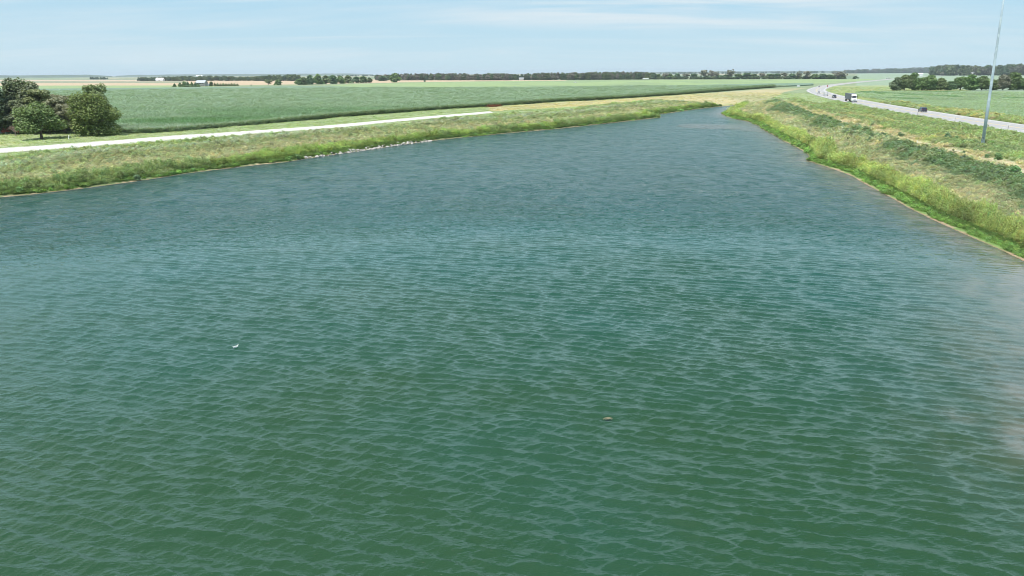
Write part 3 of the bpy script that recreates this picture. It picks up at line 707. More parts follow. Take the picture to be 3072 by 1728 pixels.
# corn: a canopy block with plants standing out of its top and along its edge
CH = 1.15
r = np.random.default_rng(33); x, y, q = polar_pts(330000, -42, 28, 205, 900, r); m = inside(x, y, CORN); x, y, q = x[m], y[m], q[m]
P_ = poly_sd(x, y, CORN)[0]; edge = -P_; n1 = fbm(x * .02, y * .012, 3); n2 = fbm(x * .10, y * .10, 13); k = np.clip(q / 190, 1, 5)
cc = 1.6 * np.array(C['corn']) * (.88 + .35 * n2[:, None])
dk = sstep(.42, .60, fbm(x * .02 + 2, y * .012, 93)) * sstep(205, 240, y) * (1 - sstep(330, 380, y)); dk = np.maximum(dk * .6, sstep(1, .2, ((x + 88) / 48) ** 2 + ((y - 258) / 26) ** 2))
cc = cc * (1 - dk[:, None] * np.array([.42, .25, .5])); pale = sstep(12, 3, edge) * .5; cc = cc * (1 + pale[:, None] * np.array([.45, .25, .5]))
zc_ = 2.9 + CH * np.where(edge < 1.6, .05 + .6 * r.random(len(x)), .62) ; 
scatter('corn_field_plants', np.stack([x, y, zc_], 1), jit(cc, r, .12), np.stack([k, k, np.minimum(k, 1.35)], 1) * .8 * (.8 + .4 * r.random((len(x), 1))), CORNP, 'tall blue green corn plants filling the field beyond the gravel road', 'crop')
r = np.random.default_rng(35); ea, eb = np.array(CORN[1:15])[:-1], np.array(CORN[1:15])[1:]; el = np.linalg.norm(eb - ea, axis=1); w_e = el / (np.linalg.norm((ea + eb) / 2, axis=1)); pk = r.choice(len(ea), 16000, p=w_e / w_e.sum()); f = r.random((16000, 1)); pe = ea[pk] * (1 - f) + eb[pk] * f + r.normal(size=(16000, 2)) * .35
ke = np.clip(np.linalg.norm(pe, axis=1) / 230, .9, 3); wl_ = sstep(330, 230, pe[:, 1])[:, None]
scatter('corn_edge_plants', np.column_stack([pe, 2.85 + r.random(16000) * (CH - .1)]), jit((np.array([.33, .41, .29]) * wl_ + np.array([.27, .35, .22]) * (1 - wl_)) * (1 + .0 * f), r, .2), np.stack([ke * .8, ke * .8, ke * .9], 1), CORNP, 'pale corn plants along the near edge of the field', 'crop')
def slab(name, poly, z0, z1, mat, step, inset=.6):
    """solid crop canopy: bumpy top and upright sides"""
    P = np.array(poly); vs = []; n = len(P)
    bm = bmesh.new(); lo = [bm.verts.new((p_[0], p_[1], z0)) for p_ in P]; hi = [bm.verts.new((p_[0], p_[1], z1)) for p_ in P]
    for i in range(n): bm.faces.new((lo[i], lo[(i + 1) % n], hi[(i + 1) % n], hi[i]))
    top = bm.faces.new(hi); bmesh.ops.triangulate(bm, faces=[top]); bmesh.ops.recalc_face_normals(bm, faces=bm.faces)
    me = bpy.data.meshes.new(name); bm.to_mesh(me); bm.free(); return link(name, me, mat)
t = MT('corn_canopy'); g = t.n('ShaderNodeNewGeometry'); P = g.outputs['Position']
n1 = t.noise(P, .9, 5, .7, 0, (1, .6)); n2 = t.noise(P, .02, 4, .6, 0, (1, .6)); n3 = t.noise(P, .012, 4, .6, 0, (.25, 2.2), .1)
c = t.mix(t.rng(n1, .32, .68), (.13, .185, .125), (.21, .285, .205)); c = t.mix(t.rng(n2, .35, .7), c, (.12, .20, .12)); c = t.mix(t.math('MULTIPLY', t.rng(n3, .5, .7), .5), c, (.19, .27, .165))
o = slab('corn_field', CORN, 2.7, 2.9 + CH, t.done(t.prin(c, .7, .25, bump=n1, bdist=.6)), 4); tag(o, 'dense green corn canopy of the wide field', 'crop', kind='stuff')
# ================================================================ TREES
M_bark = simple('bark', (.13, .105, .085), .9, .2, var=.3, scale=4)
M_greybark = simple('grey_bark', (.24, .21, .19), .9, .2, var=.3, scale=4)
M_leaf = leafmat('tree_leaves', use_object=True, trans=.28, spread=.38, rough=.55)
tr_ = np.random.default_rng(77)
def crown_mesh(name, kind, h, w_, n, size, seed, base=.25):
    """leaf clumps spread through several lobes; h crown top height, w_ half width"""
    r = np.random.default_rng(seed); P = []; D = []; S = []
    lobes = []
    if kind == 'round':
        for k in range(15):
            a = k * 2.4 + r.random(); q = w_ * (.15 + .52 * r.random()); zc = h * (base + (1 - base) * (.10 + .70 * r.random()))
            f = 1 - max(0, (zc / h - base) / (1 - base) - .45) * 1.1; lobes.append((q * math.cos(a) * f, q * math.sin(a) * f, zc, w_ * (.34 + .16 * r.random()) * (.55 + .45 * f), h * (1 - base) * (.17 + .08 * r.random())))
        lobes.append((0, 0, h * (base + (1 - base) * .5), w_ * .6, h * (1 - base) * .36)); lobes.append((r.normal() * .1, 0, h * .86, w_ * .38, h * .13))
    elif kind == 'tall':
        for k in range(12):
            f = k / 11; zc = h * (base + (1 - base) * (.08 + .84 * f)); a = k * 2.4; q = w_ * .42 * (1 - f * .6) * (.5 + r.random()); lobes.append((q * math.cos(a), q * math.sin(a), zc, w_ * (.50 - .26 * f) * (.8 + .4 * r.random()), h * .12))
    elif kind == 'spread':   # irregular, layered
        for k in range(24):
            a = k * 2.4 + r.random(); q = w_ * (.1 + .78 * r.random()); zc = h * (base + (1 - base) * (.1 + .8 * r.random())); q *= math.sqrt(max(.1, 1 - ((zc / h - base) / (1 - base) - .35) ** 2 * 1.5))
            lobes.append((q * math.cos(a), q * math.sin(a), zc, w_ * (.26 + .16 * r.random()), h * (.06 + .06 * r.random())))
        lobes.append((0, 0, h * .55, w_ * .5, h * .28))
    elif kind == 'cedar':    # dense, to the ground, pointed
        for k in range(16):
            f = (k / 15) ** .9; zc = h * (.08 + .86 * f); a = k * 2.4 + r.random(); q = w_ * .5 * (1 - f) * (.6 + .5 * r.random()); lobes.append((q * math.cos(a), q * math.sin(a), zc, w_ * (.62 * (1 - f) + .13), h * .10))
    vol = np.array([l[3] ** 2 for l in lobes]); cnt = np.maximum(6, (n * vol / vol.sum())).astype(int)
    for (x, y, z, rx, rz), c in zip(lobes, cnt):
        d = r.normal(size=(c, 3)); d /= np.linalg.norm(d, axis=1)[:, None]; q = (.55 + .5 * r.random(c))[:, None]
        P.append(d * q * np.array([rx, rx, rz]) + np.array([x, y, z])); D.append(d * .6 + r.normal(size=(c, 3)) * .45 + np.array([0, 0, .7]))
    P = np.concatenate(P); D = np.concatenate(D); P[:, 2] = np.maximum(P[:, 2], .15)
    return leaves_mesh(name, P, D, size, 1.5, M_leaf, r)
def trunk_mesh(name, h, rad, w_, seed, base=.25, mat=None, limbs=6):
    r = random.Random(seed); m = MB(); top = h * .72
    pts = [(0, 0, -.3)] + [((r.random() - .5) * .05 * h * f, (r.random() - .5) * .05 * h * f, top * f) for f in (.15, .35, .6, 1)]
    m.path(pts, [rad * 1.25, rad, rad * .85, rad * .6, rad * .2], 8)
    for k in range(limbs):
        a = k * 2.4 + r.random(); z0 = h * (base * .9 + (.65 - base) * k / limbs * .8 + .03); q = w_ * (.5 + .3 * r.random())
        m.path([(0, 0, z0), (q * .45 * math.cos(a), q * .45 * math.sin(a), z0 + h * .09), (q * math.cos(a), q * math.sin(a), z0 + h * (.16 + .08 * r.random()))], [rad * .42, rad * .28, rad * .08], 6)
    me = m.mesh(name, True); me.materials.append(mat or M_bark); return me
KINDS = {}
def kind(key, kd, h, w_, n, size, seed, base=.25, rad=.22, mat=None, limbs=6, n_var=1):
    KINDS[key] = [(crown_mesh('crown', kd, h, w_, n, size, seed + 31 * i, base), trunk_mesh('trunk', h, rad, w_, seed + i, base, mat, limbs), h, w_) for i in range(n_var)]
# near (about 200 m away): fine leaves
kind('yard', 'round', 9.0, 5.3, 9000, .30, 3, .20, .28)
kind('cedar_near', 'round', 10.5, 6.3, 15000, .30, 9, .02, .34)
kind('near_spread', 'spread', 13, 4.6, 9000, .34, 14, .05, .30, M_greybark, 9, 2)
kind('near_tall', 'round', 14, 3.9, 7500, .34, 19, .04, .28, M_bark, 8, 3)
# middle distance (650 m) and far (over 1 km)
kind('mid_round', 'round', 10, 5.2, 3200, .62, 25, .04, .3, n_var=4)
kind('far_round', 'round', 10, 4.4, 900, 1.15, 35, .02, .3, n_var=4)
kind('far_gappy', 'spread', 12, 5.0, 520, 1.0, 45, .22, .26, M_greybark, 9, n_var=3)
kind('far_cedar', 'cedar', 8, 3.0, 800, .8, 55, .02, .2, n_var=3)
def tree(key, loc, h, w_, color, label, group=None, rz=None, name='tree', cat='tree', var=None):
    cm, tm, h0, w0 = KINDS[key][(tr_.integers(0, len(KINDS[key])) if var is None else var) % len(KINDS[key])]
    e = bpy.data.objects.new(name, None); COL.objects.link(e); e.location = loc; e.rotation_euler = (0, 0, tr_.random() * 6.28 if rz is None else rz)
    e.scale = (w_ / w0, w_ / w0, h / h0); tag(e, label, cat, group)
    c = bpy.data.objects.new('crown', cm); t_ = bpy.data.objects.new('trunk', tm)
    for q in (c, t_): COL.objects.link(q); q.parent = e
    c.color = (*[v * (2.2 if max(color) < .13 else (1.8 if max(color) < .17 else 1.4)) for v in color], 1); return e
def ptree(key, u, vb, vt, wpx, color, label, group=None, **kw):
    """tree standing on the ground at a photo point; its height follows from its top"""
    if key.startswith('near'): wpx *= 1.22
    g_ = up(u, vb, 2.9); d = float((g_ - CAM) @ f_); k = d / FPX
    h = (vb - vt) * k * 1.02; return tree(key, (g_[0], g_[1], 2.85), h, wpx * k * .5, color, label, group, **kw)
G1 = (.11, .165, .065); G2 = (.15, .19, .09); G3 = (.17, .175, .13); G4 = (.09, .145, .075); GD = (.21, .20, .165)
# farmyard on the left
YG = 'trees of the farmyard'
ptree('yard', 126, 418, 308, 150, (.080, .112, .042), 'round green shade tree alone on the lawn with dark shadow beneath', rz=1.0)
ptree('cedar_near', 285, 408, 283, 172, (.10, .13, .04), 'broad dense olive green tree reaching the ground at the corn field edge', rz=.4)
ptree('near_spread', 303, 398, 256, 78, (.10, .125, .055), 'tree whose high crown rises above the broad olive tree', YG, var=0)
ptree('near_spread', 196, 400, 281, 104, (.15, .155, .10), 'greyish half bare tree between the shade tree and the broad tree', YG, var=1)
ptree('near_spread', 166, 396, 284, 80, (.14, .14, .09), 'low grey green tree behind the lone shade tree', YG, var=0)
ptree('near_spread', 226, 403, 300, 70, (.16, .16, .11), 'small grey twiggy tree left of the broad olive tree', YG, var=1)
ptree('near_tall', 50, 398, 240, 82, (.07, .09, .06), 'narrow pointed dark tree in the farmyard grove', YG, var=0)
ptree('near_tall', 82, 398, 240, 92, (.085, .105, .06), 'tallest rounded tree in the middle of the farmyard grove', YG, var=2)
ptree('near_tall', 114, 399, 249, 92, (.095, .11, .07), 'tall tree on the right of the farmyard grove', YG, var=0)
ptree('near_spread', 140, 399, 268, 96, (.11, .125, .06), 'wide brownish green tree at the right end of the farmyard grove', YG, var=0)
ptree('near_tall', -8, 404, 220, 104, (.075, .10, .06), 'very tall tree cut by the left edge of the view', YG, var=1)
ptree('near_spread', 25, 402, 288, 92, (.085, .10, .065), 'wide dark tree with drooping branches by the farmhouse', YG, var=1)
ptree('near_spread', 78, 403, 300, 76, (.09, .105, .06), 'dark low tree behind the red trailer', YG, var=0)
ptree('near_spread', -40, 405, 262, 90, (.08, .10, .06), 'dark tree behind the farmhouse roof', YG, var=1)
ptree('near_spread', 35, 396, 352, 34, (.15, .18, .07), 'small light green tree beside the farmhouse', YG, var=0)
ptree('near_spread', 100, 397, 286, 110, (.10, .125, .07), 'broad mid green tree filling the middle of the farmyard grove', YG, var=0)
ptree('near_spread', 10, 399, 262, 110, (.09, .115, .07), 'broad dark green tree just right of the farmhouse roof', YG, var=1)
ptree('near_spread', 150, 402, 322, 70, (.12, .14, .08), 'low rounded tree joining the grove to the grey half bare tree', YG, var=1)
# bare little tree in front of the red trailer
b_ = up(47, 408, 2.9); e = bpy.data.objects.new('ornamental_tree', None); COL.objects.link(e); e.location = (b_[0], b_[1], 2.9); tag(e, 'small bare branched pinkish tree in front of the red trailer', 'tree')
m = MB(); r = random.Random(5); m.path([(0, 0, -.1), (.03, 0, .5), (0, .02, 1.0)], [.10, .08, .07], 6)
for k in range(34):
    a = k * 2.4; q = .7 + 1.2 * r.random(); z0 = .7 + .5 * r.random(); m.path([(0, 0, z0), (q * .5 * math.cos(a), q * .5 * math.sin(a), z0 + .6), (q * math.cos(a), q * math.sin(a), z0 + 1.0 + .8 * r.random())], [.03, .022, .01], 4)
m.build('trunk', simple('pink_bark', (.34, .24, .22), .8), e)
P_, D_ = blob_pts(420, np.random.default_rng(3), 1.7, .85, 1.9, .3); o = link('crown', leaves_mesh('crown', P_, D_, .09, 1.5, M_leaf), None, e); o.color = (.30, .19, .17, 1)
P_ = None
# hedgerow trees beyond the bean field, right
HG = 'hedgerow trees beyond the bean field'
for i, (u, vt, wp_, cl, lb) in enumerate([
    (2688, 232, 50, (.10, .13, .075), 'first hedgerow tree at the left end beside the road bend'), (2712, 226, 58, G2, 'greyish hedgerow tree second from the left end'), (2738, 219, 62, (.085, .135, .045), 'highest bright topped hedgerow tree above the bean field'),
    (2765, 234, 56, G1, 'dark green hedgerow tree just right of the highest one'), (2790, 226, 60, G1, 'rounded hedgerow tree with domed top in the left half of the row'), (2822, 235, 50, G2, 'hedgerow tree sloping down before the gap'),
    (2850, 243, 46, G4, 'low dark hedgerow tree in the dip of the row'), (2880, 232, 60, G1, 'broad hedgerow tree right of the dip'), (2912, 225, 66, (.07, .12, .04), 'large dark green hedgerow tree in the middle of the right group'),
    (2944, 229, 58, (.085, .12, .05), 'hedgerow tree seen left of the light mast'), (2978, 239, 56, G2, 'low hedgerow tree seen right of the light mast'), (3008, 226, 54, G3, 'greyish hedgerow tree with pale bare limbs'),
    (3040, 218, 66, (.09, .13, .05), 'tall hedgerow tree near the right edge of the view'), (3072, 236, 60, G1, 'hedgerow tree cut by the right edge of the view'), (3120, 232, 70, G1, 'hedgerow tree outside the right edge of the view')]):
    ptree('mid_round', u, 272 - (u - 2680) * .004, vt, wp_, cl, lb, HG, var=i)
# tree belt and single trees across the corn
BG = 'trees of the belt behind the corn field'
bl = [(896, 238, 28), (912, 232, 32), (932, 226, 36), (955, 224, 36), (978, 227, 34), (1000, 226, 34), (1022, 228, 34), (1045, 227, 34), (1068, 230, 32), (1090, 229, 30), (1108, 233, 24)]
od = ['leftmost', 'second', 'third', 'fourth', 'fifth', 'middle', 'seventh', 'eighth', 'ninth', 'tenth', 'rightmost']
for i, (u, vt, w_) in enumerate(bl): ptree('far_round', u, 255 - (u - 893) * .033, vt, w_, (G1, G2, G4)[i % 3], '%s tree of the dense belt behind the corn, counted from the left' % od[i], BG, var=i)
ptree('far_round', 1186, 247, 220, 40, G1, 'lone tall tree between the two strips of stubble behind the corn', var=2)
ptree('far_round', 1150, 243, 228, 34, G4, 'lower tree joined to the wood left of the lone tall tree', var=1)
ptree('far_round', 1274, 245.5, 240.5, 9, G4, 'tiny dark bush alone on the stubble strip', name='bush', cat='bush', var=0)
ptree('far_round', 754, 256.5, 253.6, 6, G3, 'tiny brown bush between the farm hedge and the twin trees', name='bush', cat='bush', var=1)
ptree('far_gappy', 806, 255.5, 238, 26, G2, 'left tree of the pair standing on the stubble edge', 'pair of trees at the stubble edge', var=1)
ptree('far_round', 834, 255.5, 240, 27, G1, 'right denser tree of the pair standing on the stubble edge', 'pair of trees at the stubble edge', var=3)
# farm windbreaks
for i, (u, vt, w_) in enumerate([(524, 250, 14), (541, 247, 17), (553, 245, 17), (564, 245, 18), (576, 246, 17), (587, 247, 16), (596, 249, 12)]):
    ptree('far_cedar' if i != 2 else 'far_round', u, 260.5, vt, w_, (G4, G1, G1, G4, G1, G4, G1)[i], ['small cedar standing apart left of the farm windbreak', 'first cedar of the windbreak left of the grey farmhouse', 'second cedar of the windbreak left of the grey farmhouse', 'middle cedar of the windbreak left of the grey farmhouse', 'fourth cedar of the windbreak left of the grey farmhouse', 'fifth cedar of the windbreak left of the grey farmhouse', 'cedar touching the left wall of the grey farmhouse'][i], 'windbreak cedars left of the grey farmhouse')
ptree('far_round', 634, 259, 245, 14, (.10, .13, .05), 'taller tree at the left end of the hedge right of the grey farmhouse', var=1)
for i in range(9): ptree('far_cedar', 645 + i * 8.4, 258.6 - i * .12, 248 + (i % 3) * .8 + i * .12, 11, G1 if i % 2 else (.11, .125, .05), 'clipped cedar in the long even hedge right of the grey farmhouse', 'hedge cedars right of the grey farmhouse', name='hedge_cedar')
# row of trees behind the pale green crop
RG = 'row of trees behind the pale green crop'
rw = [(1975, 222, 20, 0), (1996, 219, 20, 1), (2010, 221, 18, 0), (2032, 221, 18, 0), (2058, 219, 22, 1), (2080, 221, 20, 0), (2112, 209, 22, 1), (2134, 211, 22, 1), (2150, 214, 16, 1), (2160, 226, 22, 0), (2191, 208, 22, 1), (2180, 224, 26, 0),
      (2215, 222, 24, 0), (2240, 219, 24, 0), (2262, 222, 22, 0), (2285, 219, 20, 1), (2308, 222, 24, 0), (2330, 221, 24, 0), (2352, 217, 20, 1), (2375, 222, 24, 0), (2396, 213, 18, 1), (2420, 213, 22, 1), (2445, 222, 24, 0), (2468, 222, 24, 0), (2490, 224, 24, 0), (2512, 214, 28, 1), (2528, 213, 24, 1)]
lbl = ['tree %s in the row behind the pale green crop' % q for q in ('first', 'second', 'third', 'fourth', 'fifth', 'sixth')]
for i, (u, vt, w_, gp) in enumerate(rw):
    if gp and vt < 212: lb = {2112: 'tallest left tree standing high over the row behind the crop', 2134: 'tall airy tree right beside the tallest left tree of the row', 2191: 'tall bare topped tree alone above the middle of the row'}[u]
    else: lb = ('airy greyish' if gp else 'dense dark') + ' tree, %s from the left in the row behind the pale crop' % ('1st 2nd 3rd'.split() + ['%dth' % q for q in range(4, 40)])[i]
    ptree('far_gappy' if gp else 'far_round', u, 238 - (u - 1960) * .002, vt, w_ * (1.15 if gp else 1.5), (GD if gp and i % 2 else G3) if gp else (G1, G4)[i % 2], lb, RG, var=i)
ptree('far_round', 2566, 236.5, 228.5, 22, G4, 'low round bush right of the tree row near the road bend', name='bush', cat='bush', var=0)
# far woods: one object each, a single mass
def wood(name, label, line, seed, n, hm, wm, cols, depth_=60):
    r = np.random.default_rng(seed); P = []; S = []; Cc = []
    for i in range(n):
        f = r.random() * (len(line) - 1); k = min(int(f), len(line) - 2); f -= k; u = line[k][0] * (1 - f) + line[k + 1][0] * f; vb = line[k][1] * (1 - f) + line[k + 1][1] * f; vt = line[k][2] * (1 - f) + line[k + 1][2] * f
        g_ = up(u, vb, 2.9); d = math.hypot(g_[0], g_[1]); dd = r.random() ** 1.5 * depth_; hh = (vb - vt) * d / FPX * (.72 + .38 * r.random())
        g_ = g_ * (1 + dd / d); P.append((g_[0], g_[1], 2.9)); s = hh / 10; S.append((s * wm, s * wm, s)); Cc.append(np.array(cols[r.integers(0, len(cols))]) * (.8 + .4 * r.random()))
    scatter(name, np.array(P), np.array(Cc), np.array(S), WOODP, label, 'wood')
M_wleaf = leafmat('wood_leaves', instancer=True, trans=.25, spread=.35, rough=.6)
WOODP = []
for i in range(5):
    me = crown_mesh('wood_tree', 'round' if i < 3 else 'spread', 10, 5.0, 520, 1.25, 120 + i, .03); me.materials.clear(); me.materials.append(M_wleaf); WOODP.append(proto(me))
wood('near_woodland', 'long grey green wood behind the fields in the centre', [(1128, 241, 226), (1210, 241, 223), (1330, 241, 221), (1450, 241, 222), (1530, 241, 222)], 1, 300, 1, .85, [G1, G4, GD, G3, GD], 90)
wood('near_woodland', 'long wood behind the pale crop right of the white barn', [(1575, 240, 223), (1640, 240, 219), (1760, 240, 219), (1860, 239, 217), (1965, 238.5, 219)], 2, 230, 1, .85, [G1, G4, GD, G2, G3], 90)
wood('near_woodland', 'dark wood gap filler behind the white barn', [(1528, 240, 223), (1580, 240, 224)], 22, 30, 1, .85, [G1, G4], 40)
wood('left_woodland', 'thin far wood stretching behind the farmhouse', [(480, 243, 232), (560, 243, 230), (640, 243, 229), (760, 243, 231), (800, 243, 228), (900, 243, 225)], 3, 300, 1, .9, [G4, G1, G2], 250)
wood('left_woodland', 'far wood left of the small white barn', [(415, 243, 234), (470, 243, 233)], 4, 46, 1, .9, [G4, G1], 80)
wood('left_woodland', 'small isolated grove far away on the left', [(268, 238.5, 232), (322, 238.5, 232)], 5, 34, 1, .9, [G4, G1], 100)
wood('right_woodland', 'blue grey wood along the horizon behind the highway', [(2535, 220.5, 211), (2620, 220, 208), (2720, 219.5, 206), (2800, 218.5, 204)], 6, 240, 1, .9, [G4, G1, G3], 500)
wood('right_woodland', 'big wood on the horizon behind the hedgerow trees', [(2793, 226, 203), (2850, 227, 200), (2960, 227, 202), (3072, 226, 199), (3180, 226, 199)], 7, 230, 1, .85, [G4, G1, G2, G3], 400)
wood('horizon_woodland', 'thin blue line of woods at the far horizon', [(1000, 229, 225), (1200, 228, 224), (1500, 226, 222.5), (2000, 222.5, 216), (2300, 221, 214.5), (2600, 219.5, 212)], 8, 300, 1, 1.4, [G4, G1], 1500)
wood('hedge_undergrowth', 'continuous low brush under the row of trees behind the crop', [(1965, 238.3, 230), (2250, 237.8, 229), (2535, 236.6, 229)], 12, 170, 1, 1.6, [G1, G4, G2], 25)
# far low hills
def hills(name, u0, u1, dist, hpx, seed, col):
    r = np.random.default_rng(seed); n = 90; vs = []
    us = np.linspace(u0, u1, n)
    for i, u in enumerate(us):
        d = f_ * FPX + (u - 1536) * R_ - 300 * U_ * 0; d = np.array([d[0], d[1]]); d /= np.linalg.norm(d); e_ = min(1, i / 8, (n - 1 - i) / 8)
        hh = dist / FPX * hpx * (.45 + .8 * fbm(np.array([i * .16]), np.array([seed * 3.3]), seed, 3)[0]) * e_ + 15
        for q, z in ((dist * .985, 2), (dist, hh * .8 + .5), (dist * 1.01, hh), (dist * 1.05, 2)): vs.append((d[0] * q, d[1] * q, z))
    fs = [(i * 4 + k, (i + 1) * 4 + k, (i + 1) * 4 + k + 1, i * 4 + k + 1) for i in range(n - 1) for k in range(3)]
    me = bpy.data.meshes.new(name); me.from_pydata(vs, [], fs); o = link(name, me, col); tag(o, kind='structure')
M_hill = simple('wooded_hill', (.085, .12, .075), .9, .1, var=.35, scale=.01)
hills('hills', -300, 420, 9500, 4.0, 2, M_hill); hills('hills', 430, 1150, 11500, 3.4, 5, M_hill); hills('hills', 1900, 2700, 11000, 3.0, 8, M_hill)
# ================================================================ VEHICLES
def paint_mat(name, col, metal=0.0): return simple(name, col, .28, .5, metal, var=.04, scale=1.5, coat=.6)
M_glass = simple('tinted_glass', (.03, .035, .045), .06, .6, var=.1); M_tyre = simple('tyre_rubber', (.025, .025, .027), .85, .2)
M_chrome = simple('bright_metal', (.62, .63, .65), .22, .5, .9); M_black = simple('black_trim', (.03, .03, .032), .5)
M_red = simple('tail_light', (.35, .02, .02), .3); M_lamp = simple('headlight_lens', (.75, .76, .78), .12, .6)
M_white = paint_mat('white_paint', (.80, .80, .80)); M_navy = paint_mat('dark_navy_paint', (.022, .024, .045)); M_char = paint_mat('charcoal_paint', (.045, .047, .06))
M_silver = paint_mat('silver_paint', (.48, .50, .52)); M_grey = simple('dark_grey_tarpaulin', (.13, .145, .165), .6, .3)
def empty(name, loc, rz, label, cat, group=None):
    e = bpy.data.objects.new(name, None); COL.objects.link(e); e.location = loc; e.rotation_euler = (0, 0, rz); return tag(e, label, cat, group)
def wheel(par, x, y, r, w_, side):
    m = MB(); m.tube((x, y - w_ / 2, r), (x, y + w_ / 2, r), r, n=20)
    wh = m.build('tyre', M_tyre, None); wo = bpy.data.objects.new('wheel', wh.data); bpy.data.objects.remove(wh); COL.objects.link(wo); wo.parent = par
    m = MB(); m.tube((x, y + side * (w_ / 2 + .01), r), (x, y + side * (w_ / 2 - .05), r), r * .62, r * .5, 14); m.build('rim', M_chrome, wo); return wo
def car(label, loc, rz, body, kd, group='vehicles on the highway', name='car', cat='car'):
    e = empty(name, loc, rz, label, cat, group)
    if kd == 'suv': L, Wd, Hh, prof, win, ax = 4.9, 1.95, 1.78, [(-2.42, .42), (-2.45, .95), (-2.38, 1.10), (-2.12, 1.72), (-1.9, 1.78), (.25, 1.78), (.45, 1.74), (1.05, 1.16), (2.1, 1.02), (2.4, .82), (2.45, .42)], [(-2.22, 1.14), (-2.03, 1.62), (.30, 1.66), (.88, 1.16)], (-1.45, 1.5)
    elif kd == 'pickup': L, Wd, Hh, prof, win, ax = 5.8, 2.0, 1.9, [(-2.9, .5), (-2.92, 1.22), (-.95, 1.24), (-.85, 1.82), (-.65, 1.9), (.55, 1.9), (.72, 1.86), (1.25, 1.26), (2.55, 1.15), (2.88, .95), (2.9, .5)], [(-.78, 1.30), (-.62, 1.74), (.62, 1.78), (1.08, 1.28)], (-1.85, 1.85)
    else: L, Wd, Hh, prof, win, ax = 4.7, 1.82, 1.46, [(-2.33, .38), (-2.35, .80), (-2.2, .98), (-1.55, 1.02), (-1.0, 1.40), (-.75, 1.46), (.35, 1.46), (.55, 1.42), (1.25, .98), (2.05, .86), (2.33, .68), (2.35, .38)], [(-1.38, 1.05), (-.92, 1.34), (.42, 1.36), (1.05, 1.02)], (-1.4, 1.42)
    hw = Wd / 2; ins = lambda z: max(0, (z - Hh * .58)) * .32
    m = MB(); m.prism(prof, -hw, hw, ins); m.build('body', body, e, bevel=.035)
    for s in (-1, 1):     # side glass stands 6 mm proud
        y = lambda z: s * (hw - ins(z) + .006); vs = [(x, y(z), z) for x, z in win] + [(x, y(z) - s * .03, z) for x, z in win]; n = len(win)
        m = MB(); m.add(vs, [tuple(range(n)), tuple(range(2 * n - 1, n - 1, -1))] + [(i, (i + 1) % n, n + (i + 1) % n, n + i) for i in range(n)]); m.build('side_window', M_glass, e)
    def pane(a, b, nm, off):
        (x0, z0), (x1, z1) = a, b; y0, y1 = hw - ins(z0) - .10, hw - ins(z1) - .10; d = Vector((z1 - z0, 0, -(x1 - x0))).normalized() * off
        q = [Vector((x0, -y0, z0)), Vector((x0, y0, z0)), Vector((x1, y1, z1)), Vector((x1, -y1, z1))]; m = MB(); m.add([v + d for v in q] + [v for v in q], [(0, 1, 2, 3), (7, 6, 5, 4), (0, 4, 5, 1), (1, 5, 6, 2), (2, 6, 7, 3), (3, 7, 4, 0)]); m.build(nm, M_glass, e)
    if kd == 'suv': pane((1.02, 1.19), (.50, 1.70), 'windshield', -.02); pane((-2.36, 1.14), (-2.15, 1.66), 'rear_window', .02)
    elif kd == 'pickup': pane((1.22, 1.30), (.76, 1.82), 'windshield', -.02); pane((-.94, 1.32), (-.87, 1.76), 'rear_window', .02); m = MB(); m.box(-2.78, -1.0, -.82, .82, 1.225, 1.262); m.build('truck_bed', M_black, e)
    else: pane((1.2, 1.01), (.60, 1.40), 'windshield', -.02); pane((-1.5, 1.05), (-1.04, 1.38), 'rear_window', .02)
    zl = .72 if kd == 'sedan' else .86
    for s in (-1, 1):
        for x in ax: wheel(e, x, s * (hw - .12), .36 if kd != 'sedan' else .33, .24, s)
        m = MB(); m.box(L / 2 - .10, L / 2 + .015, s * hw * .72 - .18, s * hw * .72 + .18, zl - .02, zl + .14); m.build('headlight', M_lamp, e)
        m = MB(); m.box(-L / 2 - .015, -L / 2 + .1, s * hw * .82 - .12, s * hw * .82 + .12, zl, zl + .26); m.build('tail_light', M_red, e)
        m = MB(); m.box(.85, 1.02, s * (hw + .02) - .1, s * (hw + .02) + .1, Hh * .62, Hh * .62 + .14); m.build('mirror', M_black, e)
    m = MB(); m.box(L / 2 - .06, L / 2 + .03, -hw * .45, hw * .45, .55, zl + .08); m.build('grille', M_black, e)
    for s in (-1, 1): m = MB(); m.box(s * L / 2 - .12, s * L / 2 + .06, -hw * .92, hw * .92, .32, .52); m.build('bumper', M_black, e, bevel=.03)
    return e
def on_highway(u, v, off, away):
    """the point of a lane that lies in the given direction"""
    best = None
    for q in np.arange(150, 1500, 1.5):
        c = np.array([np.interp(q, HL, HQ[:, 0]), np.interp(q, HL, HQ[:, 1])]) + off * np.array([np.interp(q, HL, HN[:, 0]), np.interp(q, HL, HN[:, 1])])
        w_ = np.array([c[0], c[1], 3.02]) - CAM; k = w_ @ f_; e_ = abs(1536 + FPX * (w_ @ R_) / k - u) + .8 * abs(864 - FPX * (w_ @ U_) / k - v)
        if best is None or e_ < best[0]: best = (e_, c, (np.interp(q, HL, HT[:, 0]), np.interp(q, HL, HT[:, 1])))
    rz = math.atan2(best[2][1], best[2][0]); return (best[1][0], best[1][1], 3.02), rz if away else rz + math.pi
l, rz = on_highway(2768, 331, 9.4, True); car('dark navy sport utility vehicle driving away near the light mast', l, rz, M_navy, 'suv', name='suv', cat='suv')
l, rz = on_highway(2502, 290, 4.3, False); car('black pickup truck following behind the grey semi trailer truck', l, rz, M_char, 'pickup', name='pickup_truck', cat='pickup truck')
l, rz = on_highway(2456, 282.5, 5.0, False); car('white car with dark windows behind the silver stake trailer', l, rz, M_white, 'sedan')
